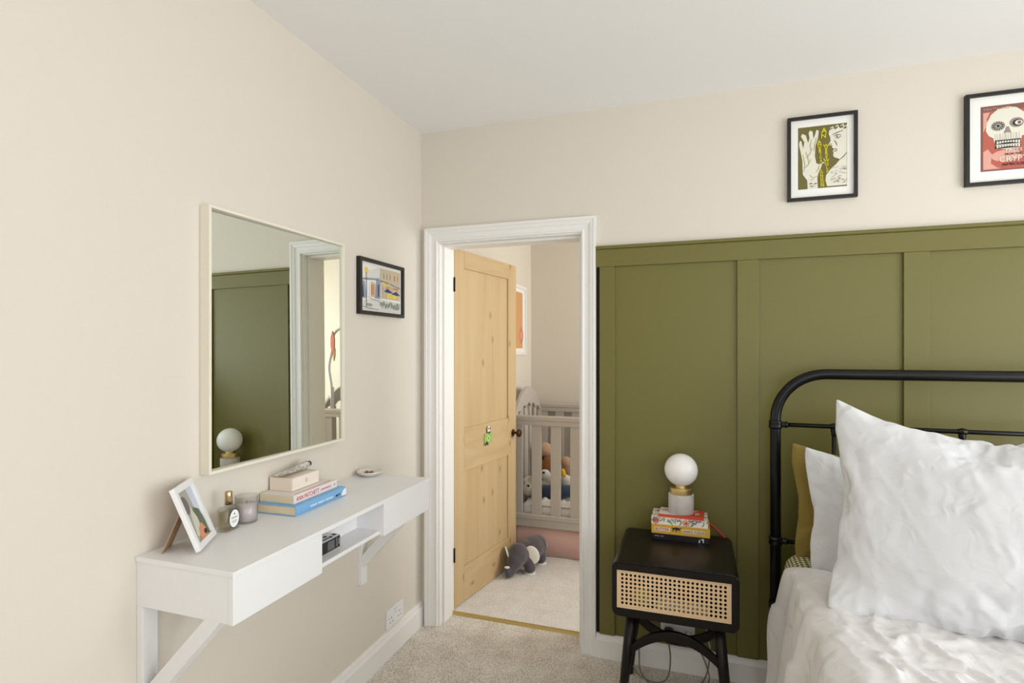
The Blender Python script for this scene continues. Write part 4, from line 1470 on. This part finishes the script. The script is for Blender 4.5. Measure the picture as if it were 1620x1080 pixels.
# ------------------------------------------------------------------ bed
PX, PY = 1.673, -0.118
bed = empty('bed', (2.38, -1.15, 0), 'black metal bed with a rounded tubular headboard', 'bed')
x0, x1, zt, rr = PX, 3.087, 1.337, .185
pth = [(x0, PY, 0.001), (x0, PY, zt - rr)]
pth += [(x0 + rr - rr * math.cos(R(a)), PY, zt - rr + rr * math.sin(R(a))) for a in range(6, 91, 6)]
pth += [(x1 - rr + rr * math.sin(R(a)), PY, zt - rr + rr * math.cos(R(a))) for a in range(0, 90, 6)]
pth += [(x1, PY, zt - rr), (x1, PY, 0.001)]
MB().tube(pth, .0205, 20).obj('headboard_tube', M_IRON, bed)
for z in (1.131, .66):
    MB().tube([(x0, PY, z), (x1, PY, z)], .0085, 12).obj('cross_rail', M_IRON, bed)
for x in (x0, x1):
    for z in (1.131, .66, .40):
        s = 1 if x == x0 else -1
        mb = MB().lathe((x, PY, z - .017), [(.0208, 0), (.0245, .002), (.026, .008), (.0245, .014), (.0245, .020), (.026, .026), (.0245, .032), (.0208, .034)], 20)
        mb.lathe((x + s * .022, PY, z), [(.011, 0), (.013, .004), (.010, .009), (.0135, .014), (.0135, .019), (.009, .023)], 14, 0, (s, 0, 0))
        mb.obj('collar', M_IRON, bed)
k = 0
xs_ = [1.882 + .2085 * i for i in range(6)]
for x in xs_:
    sp_ = MB().tube([(x, PY, .66), (x, PY, 1.131)], .0078, 12).obj('spindle', M_IRON, bed)
    mb = MB().lathe((x - .015, PY, 1.131), [(.008, 0), (.0115, .003), (.0105, .008), (.0135, .012), (.0135, .018), (.0105, .022), (.0115, .027), (.008, .030)], 14, 0, (1, 0, 0))
    mb.lathe((x, PY, 1.095), [(.0078, 0), (.011, .004), (.0095, .010), (.0125, .018), (.010, .028)], 14)
    mb.obj('joint', M_IRON, bed)
MB().box(x0 + .03, x0 + .055, -2.12, PY - .025, .29, .34).obj('side_rail', M_IRON, bed)
MB().box(x1 - .055, x1 - .03, -2.12, PY - .025, .29, .34).obj('side_rail', M_IRON, bed)
for x in (x0, x1):
    MB().tube([(x, -2.14, .001), (x, -2.14, .45)], .0205, 16).obj('foot_post', M_IRON, bed)
MB().tube([(x0, -2.14, .43), (x1, -2.14, .43)], .0205, 16).obj('foot_rail', M_IRON, bed)

MX0, MX1, MY0, MY1, MZ0, MZ1 = 1.690, 3.072, -2.09, -0.152, .345, .650
mb = MB()
# rounded block
secs = []
prof_ = [(-.03, MZ0), (-.006, MZ0 + .012), (0, MZ0 + .04), (0, MZ1 - .06), (-.006, MZ1 - .035), (-.022, MZ1 - .014), (-.045, MZ1 - .003), (-.075, MZ1)]
cx_, cy_ = (MX0 + MX1) / 2, (MY0 + MY1) / 2
loft(mb, [(rrect((MX1 - MX0) / 2 + d_, (MY1 - MY0) / 2 + d_, .075 + d_ * .5 + .01, 8), z) for d_, z in prof_], lambda a, b, z: (cx_ + a, cy_ + b, z))
tag(mb.obj('mattress', M_GING), 'mattress in an olive gingham fitted sheet, its corner showing under the pillows', 'mattress')


# duvet
def duvet():
    nu, nv = 210, 210
    Y0, Y1 = -0.355, -2.16
    # cross section s: 0 at left hem ... top left rounding ... across ... right hem
    def section(s, y):
        # s in metres from hem
        t = (y - Y0) / (Y1 - Y0)
        flare = .075 - .02 * t
        hz = .10
        side = .46
        if s < side:
            k = s / side
            x = MX0 - .012 - flare * (1 - k) ** 0.8
            z = hz + (.622 - hz) * k
        elif s < side + .16:
            k = (s - side) / .16
            a = k * PI / 2
            x = MX0 - .012 + .105 * (1 - math.cos(a))
            z = .622 + .052 * math.sin(a)
        else:
            x = MX0 + .093 + (s - side - .16)
            z = .674
        return x, z
    tot = .46 + .16 + (MX1 - MX0 - .093)
    vs, fs_ = [], []
    for j in range(nv + 1):
        # denser near head
        t = (j / nv) ** 1.25
        for i in range(nu + 1):
            y = Y0 + (Y1 - Y0) * t
            s = tot * (i / nu) ** 1.15
            x, z = section(s, y)
            p = Vector((x * 3.2, y * 3.2, z * 3.2))
            if s < .62:
                w = min(1, (.62 - s) / .3)
                x += w * (.020 * math.sin(y * 21 + 1.5 * math.sin(y * 6)) + .012 * math.sin(y * 47 + z * 5) + .016 * noise.noise(p * 1.3)) * (1 - .5 * w * (z > .5))
            top = min(1, max(0, (s - .46) / .2))
            n1 = noise.noise(p * .8) * .014
            ar = max(0, min(1, (x - 1.72) / .08)) * max(0, min(1, (2.25 - x) / .3))
            r1 = (1 - abs(noise.noise(Vector((x * 13 + 1.2 * noise.noise(p), y * 6, 3.1))))) ** 7 * (.006 + .008 * ar)
            r2 = (1 - abs(noise.noise(Vector((x * 26 + y * 5, y * 15, 7.7))))) ** 8 * (.003 + .005 * ar)
            z += top * (n1 + r1 + r2) * min(1, (Y0 - y) / .12 + .15)
            # lip at the head end
            dy = Y0 - y
            if dy < .07:
                z -= top * .026 * (1 - dy / .07) ** 2
            yy = y + .012 * noise.noise(Vector((x * 3, 5.0, 0))) + .035 * max(0, min(1, (x - 1.68) / .12)) * -1 * (1 - t)
            vs.append((x, yy, z))
    for j in range(nv):
        for i in range(nu):
            a = j * (nu + 1) + i
            fs_.append((a, a + 1, a + nu + 2, a + nu + 1))
    mb = MB().add(vs, fs_, 0, True)
    o = mb.obj('duvet', M_LINEN2)
    so = o.modifiers.new('thick', 'SOLIDIFY')
    so.thickness, so.offset = .012, -1
    return o


tag(duvet(), 'white washed linen duvet draped over the side of the bed', 'duvet')


# pillows: two stitched sheets inflated by cloth simulation, then posed
def pillow_mesh(w, h, n, pressure, seed, frames=34):
    random.seed(seed)
    ny = int(n * h / w)
    vs, fs_, idx = [], [], {}
    for side in (1, -1):
        for j in range(ny + 1):
            for i in range(n + 1):
                edge = i in (0, n) or j in (0, ny)
                if edge and side == -1:
                    idx[(side, i, j)] = idx[(1, i, j)]
                    continue
                u, v = i / n, j / ny
                z = side * (.006 + .02 * math.sin(PI * u) * math.sin(PI * v)) if not edge else 0
                z += 0 if edge else .003 * noise.noise(Vector((u * 9 + seed, v * 9, side)))
                idx[(side, i, j)] = len(vs)
                cu_, cv_ = 2 * u - 1, 2 * v - 1
                k_ = 1 - .035 * abs(cu_ * cv_) ** 5
                vs.append((cu_ * .5 * w * k_, cv_ * .5 * h * k_, z))
        for j in range(ny):
            for i in range(n):
                q = [idx[(side, i, j)], idx[(side, i + 1, j)], idx[(side, i + 1, j + 1)], idx[(side, i, j + 1)]]
                fs_.append(tuple(q if side == 1 else q[::-1]))
    me = bpy.data.meshes.new('pillow')
    me.from_pydata(vs, [], fs_)
    o = bpy.data.objects.new('pillow', me)
    COL.objects.link(o)
    c = o.modifiers.new('cloth', 'CLOTH')
    st = c.settings
    st.quality = 5
    st.mass = .25
    st.tension_stiffness = st.compression_stiffness = 40
    st.shear_stiffness = 12
    st.bending_stiffness = .06
    st.shrink_min = -.015
    st.shrink_max = -.015
    st.air_damping = 3
    st.use_pressure = True
    st.uniform_pressure_force = pressure
    st.effector_weights.gravity = 0
    c.collision_settings.use_collision = False
    c.point_cache.frame_start, c.point_cache.frame_end = 1, frames + 1
    for f in range(1, frames + 1):
        S.frame_set(f)
    me2 = baked(o)
    S.frame_set(1)
    return me2


def pose_pillow(me, P, right, lean, thick, sagk, name, m, label, bend=0.0, pinch=.035, dip=.03, sag=.02, rise=0.0, ears=None, twist=0.0, group=None):
    """P = bottom centre (world); right = unit vector along the width; lean = radians leaning back"""
    right = Vector(right).normalized()
    fwd = right.cross(Vector((0, 0, 1))).normalized()          # towards the viewer
    zs = [v.co.z for v in me.vertices]
    ys = [v.co.y for v in me.vertices]
    xs = [v.co.x for v in me.vertices]
    kz = thick / max(1e-4, (max(zs) - min(zs)))
    y0, y1 = min(ys), max(ys)
    hw = max(xs)
    up_ = Vector((0, 0, 1)) * math.cos(lean) - fwd * math.sin(lean)
    nrm = fwd * math.cos(lean) + Vector((0, 0, 1)) * math.sin(lean)
    for v in me.vertices:
        a, b, c = v.co.x, v.co.y - y0, v.co.z * kz
        t = b / (y1 - y0)
        a *= 1 - pinch * math.sin(PI * min(1, max(0, t))) ** .8
        b -= sag * (1 - abs(a / hw) ** 2.5) * max(0, (.5 - t) / .5)
        b += dip * abs(a / hw) ** 4 * max(0, (t - .4) / .6) - dip * max(0, (t - .4) / .6) + rise * max(0, a / hw + .6) * t
        c *= 1 + sagk * (0.5 - t)
        c += bend * (1 - (a / hw) ** 2) + twist * a * (t - .5)
        if ears:
            a, b, c = ears(a, b, c, t, a / hw)
        v.co = Vector(P) + right * a + up_ * b + nrm * c
    me.update()
    nrms = [v.normal.copy() for v in me.vertices]
    for v, n in zip(me.vertices, nrms):
        q = Vector((v.co.x, v.co.y * .4, v.co.z)) + Vector((P[0], P[1], 0)) * 3
        wob = Vector((noise.noise(q * 4), 0, noise.noise(q * 4 + Vector((9, 9, 9))))) * .10
        q2 = q + wob
        d = (1 - abs(noise.noise(q2 * 7))) ** 6 * .0038 + (1 - abs(noise.noise(Vector((q2.x * 20, q2.y * 9, q2.z * 7))))) ** 7 * .003
        v.co += n * d
    o = mesh_obj(name, me, None, loc=P, mats=[m])
    s = o.modifiers.new('sub', 'SUBSURF')
    s.levels = s.render_levels = 1
    return tag(o, label, 'pillow', group)


pm = pillow_mesh(.78, .465, 76, 3.2, 1)
pm2 = pm.copy()
pose_pillow(pm2, (1.712 + .375, -.245, .630), (1, .0, 0), R(5), .12, .6, 'pillow', M_OLIVE, 'olive green linen pillow against the headboard, behind the white ones')
pose_pillow(pm, (1.738 + .375, -.400, .640), (1, -.03, 0), R(11), .15, .5, 'pillow', M_LINEN, 'white linen pillow leaning in the middle, between the olive and the large one')


def big_ears(a, b, c, t, u):
    # top left corner stands up, lower left corner folds forward on the duvet
    k = max(0, -u - .55) / .45
    b += .030 * k * max(0, t - .6) / .4
    if t < .16 and u < -.4:
        q = (.16 - t) / .16 * min(1, (-u - .4) / .4)
        c += .060 * q
    return a, b, c


pm3 = pillow_mesh(.92, .64, 92, 3.0, 5)
pose_pillow(pm3, (2.156, -.80, .664), (1, -.30, 0), R(17), .20, .5, 'pillow', M_LINEN, 'large white linen cushion at the front of the bed, cut by the picture edge', pinch=.05, dip=.035, sag=.08, rise=.03, ears=big_ears)

# ------------------------------------------------------------------ nursery: cot
CX_0, CX_1, CY0, CY1 = 0.150, 1.62, 1.08, 1.752
crib = empty('cot', ((CX_0 + CX_1) / 2, (CY0 + CY1) / 2, 0.004), 'grey-beige wooden cot with flat slats beyond the doorway', 'cot')
# long sides
for y, zt_ in ((CY0, .974), (CY1, .998)):
    mb = MB().prism([(-.016, zt_ - .066), (.016, zt_ - .066), (.016, zt_ - .036), (.022, zt_ - .030), (.022, zt_ - .008), (.016, zt_), (-.016, zt_), (-.022, zt_ - .008), (-.022, zt_ - .030), (-.016, zt_ - .036)],
                    CX_0 + .021, CX_1 - .021, lambda u, v, w: (w, y + u, v))
    mb.obj('top_rail', M_CRIB, crib, bevel=.001)
    mb = MB().prism([(-.015, .205), (.015, .205), (.015, .255), (.019, .259), (.019, .286), (.015, .291), (-.015, .291), (-.019, .286), (-.019, .259), (-.015, .255)],
                    CX_0 + .021, CX_1 - .021, lambda u, v, w: (w, y + u, v))
    mb.obj('bottom_rail', M_CRIB, crib, bevel=.001)
    x = .2835 - .1367
    k = 0
    while x < CX_1 - .03:
        a = max(x, CX_0 + .021)
        b = min(x + .070, CX_1 - .021)
        MB().box(a, b, y - .008, y + .008, .290, zt_ - .064).obj('slat', M_CRIB, crib, bevel=.002)
        x += .1367
# end panels with an arched, scalloped head board
for x in (CX_0, CX_1):
    for y in (CY0, CY1):
        MB().box(x - .020, x + .020, y - .022, y + .022, .0045, .985).obj('post', M_CRIB, crib, bevel=.004)
    ya, yb_ = CY0 + .0225, CY1 - .0225
    L_ = yb_ - ya
    topc = [(ya + L_ * i / 28, .985 + .165 * math.sin(PI * (i / 28)) ** .75) for i in range(29)]
    botc = []
    for i in range(57):
        t = i / 56
        g = abs(math.sin(PI * t * 5)) ** .7
        botc.append((ya + L_ * t, .925 + .065 * math.sin(PI * t) + .040 * g))
    mb = MB().prism(topc + botc[::-1], x - .010, x + .010, lambda u, v, w: (w, u, v))
    mb.obj('arched_board', M_CRIB, crib)
    for i in range(6):
        c = ya + L_ * (i) / 5
        w = .026 if 0 < i < 5 else .014
        c = min(max(c, ya + w), yb_ - w)
        MB().box(x - .007, x + .007, c - w, c + w, .292, .930 + .06 * math.sin(PI * i / 5) + .012).obj('end_slat', M_CRIB, crib, bevel=.002)
    MB().box(x - .012, x + .012, ya, yb_, .205, .291).obj('end_rail', M_CRIB, crib, bevel=.002)
MB().box(CX_0 + .02, CX_1 - .02, CY0 + .02, CY1 - .02, .215, .240).obj('mattress_base', M_CRIB, crib)

mb = MB()
loft(mb, [(rrect(.68, .300, .03), .241), (rrect(.69, .306, .04), .250), (rrect(.69, .306, .04), .330), (rrect(.675, .29, .03), .345)],
     lambda a, b, z: ((CX_0 + CX_1) / 2 + a, (CY0 + CY1) / 2 + b, z))
tag(mb.obj('cot_mattress', mat('white_cotton_sheet', (232, 228, 220), .9, bump=.3, bscale=60, bdist=.004)), 'white sheeted mattress inside the cot', 'mattress')

# pink valance
mb = MB()
vs, fs_ = [], []
nn_ = 300
for j, z in enumerate((.2030, .11, .008)):
    for i in range(nn_ + 1):
        x = CX_0 + .022 + (CX_1 - CX_0 - .044) * i / nn_
        vs.append((x, CY0 + .006 + (.0022 * j * math.sin(i * .11) + .0028 * j * max(0, math.sin(i * .055)) ** 12) + .002 * j * noise.noise(Vector((x * 14, j * .4, 0))), z))
for j in range(2):
    for i in range(nn_):
        a = j * (nn_ + 1) + i
        fs_.append((a, a + 1, a + nn_ + 2, a + nn_ + 1))
mb.add(vs, fs_, 0, True)
o_ = mb.obj('cot_valance', M_PINK)
so = o_.modifiers.new('t', 'SOLIDIFY')
so.thickness = .002
tag(o_, 'dusty pink cotton valance hanging below the cot', 'valance')

# cot toys
F_ = lambda n, c: mat(n, c, .95, bump=.6, bscale=220, sheen=.3, bdist=.003)
FB, FT, FW, FC = F_('brown_plush', (150, 98, 56)), F_('tan_plush', (196, 160, 128)), F_('white_plush', (232, 228, 220)), F_('cream_plush', (222, 212, 194))
FN = F_('charcoal_plush', (84, 78, 84))
BT = 0.3455
t1 = empty('teddy_bear', (.33, 1.48, BT), 'brown teddy bear with a spotted ear in the cot', 'soft toy')
blob('body', [((.285, 1.50, .52), (.070, .06, .085)), ((.27, 1.49, .60), (.055, .05, .055)), ((.33, 1.53, .46), (.07, .06, .07)), ((.31, 1.52, .42), (.10, .07, .075)),
              ((.24, 1.47, .575), (.035, .03, .03))], FB, t1)
blob('head', [((.275, 1.455, .675), (.062, .055, .052)), ((.235, 1.44, .66), (.03, .025, .025))], FT, t1)
mb = MB().ell((.228, 1.412, .685), (.022, .012, .028))
mb.obj('ear', FW, t1)
MB().ell((.231, 1.401, .683), (.012, .006, .017)).obj('dark_patch', M_DARK, t1)
MB().ell((.262, 1.435, .61), (.020, .012, .012)).obj('dark_patch', M_DARK, t1)
t2 = empty('soft_bunny', (.42, 1.40, BT), 'tan plush toy slumped at the right of the cot pile', 'soft toy')
blob('body', [((.455, 1.49, .54), (.055, .045, .075)), ((.435, 1.48, .585), (.050, .045, .04)), ((.49, 1.47, .47), (.045, .05, .05)), ((.485, 1.49, .42), (.055, .05, .075))], FT, t2)
t3 = empty('white_bear', (.32, 1.33, .42), 'small white bear with a black nose in the cot', 'soft toy')
blob('body', [((.313, 1.32, .515), (.042, .035, .038)), ((.345, 1.34, .475), (.045, .04, .045)), ((.325, 1.345, .43), (.055, .045, .05))], FW, t3)
mb = MB().ell((.312, 1.284, .535), (.011, .008, .008))
mb.obj('nose', M_DARK, t3)
t4 = empty('duck_toy', (.47, 1.34, .42), 'white plush duck with a yellow beak in the cot', 'soft toy')
blob('body', [((.462, 1.34, .475), (.055, .040, .045)), ((.457, 1.32, .50), (.035, .03, .03)), ((.48, 1.345, .43), (.07, .045, .045))], FW, t4)
blob('beak', [((.450, 1.305, .548), (.022, .018, .024)), ((.462, 1.296, .525), (.018, .016, .022))], F_('yellow_plush', (238, 196, 60)), t4)
t5 = empty('fox_cushion', (.18, 1.30, BT), 'cream animal cushion with a stitched face at the left of the cot', 'soft toy')
blob('body', [((.195, 1.30, .425), (.060, .07, .075)), ((.185, 1.27, .47), (.03, .03, .025)), ((.235, 1.26, .485), (.03, .02, .035))], FC, t5)
mb = MB().ell((.214, 1.222, .445), (.010, .006, .009), seg=8)
mb.tube([(.176, 1.235, .470), (.182, 1.228, .460), (.176, 1.230, .450)], .0016, 6)
mb.obj('stitched_face', M_DARK, t5)
t6 = empty('knitted_blanket', (.35, 1.25, BT), 'navy and teal knitted roll lying on the cot sheet', 'blanket')
MB().tube([(.265, 1.27, .395), (.285, 1.262, .400), (.300, 1.258, .402)], [.042, .048, .05], 18).obj('teal_end', F_('teal_knit', (120, 160, 150)), t6)
MB().tube([(.301, 1.258, .402), (.36, 1.25, .404), (.45, 1.26, .412), (.54, 1.28, .42)], [.050, .052, .052, .04], 18).obj('navy_roll', F_('navy_knit', (58, 74, 98)), t6)
mb = MB()
vs, fs_ = [], []
for j in range(31):
    for i in range(61):
        x, y = .26 + .55 * i / 60, 1.105 + .095 * j / 30
        ed = min(1, 6 * min(i / 60, 1 - i / 60, j / 30, 1 - j / 30))
        z = BT + .004 + ed * (.018 + .024 * abs(noise.noise(Vector((x * 16, y * 16, 0)))) + .012 * noise.noise(Vector((x * 40, y * 34, 2))) + .004)
        if j == 0 or i == 0:
            z = BT + .001
        vs.append((x, y, max(z, BT + .0008)))
for j in range(30):
    for i in range(60):
        a = j * 61 + i
        fs_.append((a, a + 1, a + 62, a + 61))
mb.add(vs, fs_, 0, True)
tag(mb.obj('muslin_cloth', mat('white_muslin', (238, 234, 226), .95)), 'crumpled white muslin on the cot mattress behind the front slats', 'cloth')

# mobile arm clamped to the far end of the cot
mo = empty('cot_mobile', (1.60, 1.16, 1.05), 'white curved cot mobile arm with felt birds, seen in the mirror', 'mobile')
mb = MB().tube(spline([(1.605, 1.18, .96), (1.605, 1.18, 1.15), (1.625, 1.18, 1.30), (1.600, 1.19, 1.45), (1.585, 1.20, 1.58), (1.50, 1.24, 1.64), (1.36, 1.30, 1.66)]), .012, 12)
mb.obj('arm', M_PLASTIC, mo)
MB().box(1.590, 1.600, 1.16, 1.20, .95, 1.14).obj('clamp', M_PLASTIC, mo, bevel=.003)
LF = lambda c, s, n: MB().prism([(0, -.5 * s), (.22 * s, -.1 * s), (.2 * s, .25 * s), (0.02 * s, .5 * s), (-.18 * s, .2 * s), (-.16 * s, -.15 * s)], -.006, .006, lambda u, v, w: (c[0] + u * .8, c[1] + w + u * .4, c[2] + v))
LF((1.575, 1.17, 1.50), .20, 0).obj('felt_bird', F_('rust_felt', (176, 92, 60)), mo)
LF((1.560, 1.165, 1.42), .13, 0).obj('felt_bird', F_('ochre_felt', (170, 132, 80)), mo)
LF((1.40, 1.28, 1.60), .12, 0).obj('felt_bird', F_('pale_grey_felt', (206, 200, 194)), mo)

# ------------------------------------------------------------------ plush elephant against the door
el = empty('toy_elephant', (.33, .80, .004), 'charcoal plush elephant with white ears standing against the pine door', 'soft toy')
ry = lambda a: Matrix.Rotation(a, 3, 'Z')
B0 = .004
blob('body', [((.345, .90, B0 + .122), (.074, .120, .070)), ((.357, .95, B0 + .115), (.070, .075, .072)), ((.320, .83, B0 + .122), (.066, .08, .064)),
              ((.290, .750, B0 + .120), (.064, .064, .074)), ((.280, .715, B0 + .092), (.054, .050, .062)),
              ((.272, .690, B0 + .062), (.038, .034, .048)), ((.264, .672, B0 + .040), (.031, .028, .038)), ((.257, .655, B0 + .034), (.025, .024, .033)), ((.252, .645, B0 + .052), (.020, .020, .024)),
              ((.350, .790, B0 + .060), (.040, .038, .055)), ((.362, .775, B0 + .034), (.038, .038, .033)), ((.380, .95, B0 + .06), (.040, .042, .060)), ((.385, .95, B0 + .034), (.037, .037, .032)),
              ((.262, .80, B0 + .045), (.028, .030, .042)), ((.305, .96, B0 + .045), (.028, .030, .042))], FN, el, voxel=.006, smooth=14)
FEW = F_('ivory_plush', (236, 232, 222))
mb = MB()
mb.lathe((.252, .6445, B0 + .072), [(0, 0), (.0165, 0), (.0175, .002), (.014, .0045), (0, .005)], 20)
mb.obj('trunk_tip', FEW, el)
er = MB()
er.ell((.374, .778, B0 + .118), (.048, .008, .060), rot=Matrix.Rotation(R(10), 3, 'Z') @ Matrix.Rotation(R(-20), 3, 'Y'))
er.obj('ear', FEW, el)
er = MB()
er.ell((.3745, .787, B0 + .119), (.051, .006, .062), rot=Matrix.Rotation(R(10), 3, 'Z') @ Matrix.Rotation(R(-20), 3, 'Y'))
er.obj('ear_back', FN, el)
er = MB()
er.ell((.232, .728, B0 + .122), (.007, .046, .056), rot=Matrix.Rotation(R(20), 3, 'Z') @ Matrix.Rotation(R(-22), 3, 'Y'))
er.obj('ear', FEW, el)
for x, y in ((.362, .775), (.385, .95)):
    mb = MB().lathe((x, y, .0044), [(0, 0), (.034, 0), (.037, .004), (.034, .008), (0, .008)], 20)
    mb.obj('foot_pad', FEW, el)
mb = MB().tube(spline([(.385, .955, B0 + .165), (.408, .98, B0 + .14), (.414, .985, B0 + .105)], 6), [.0065] * 13, 8)
mb.obj('tail', FEW, el)
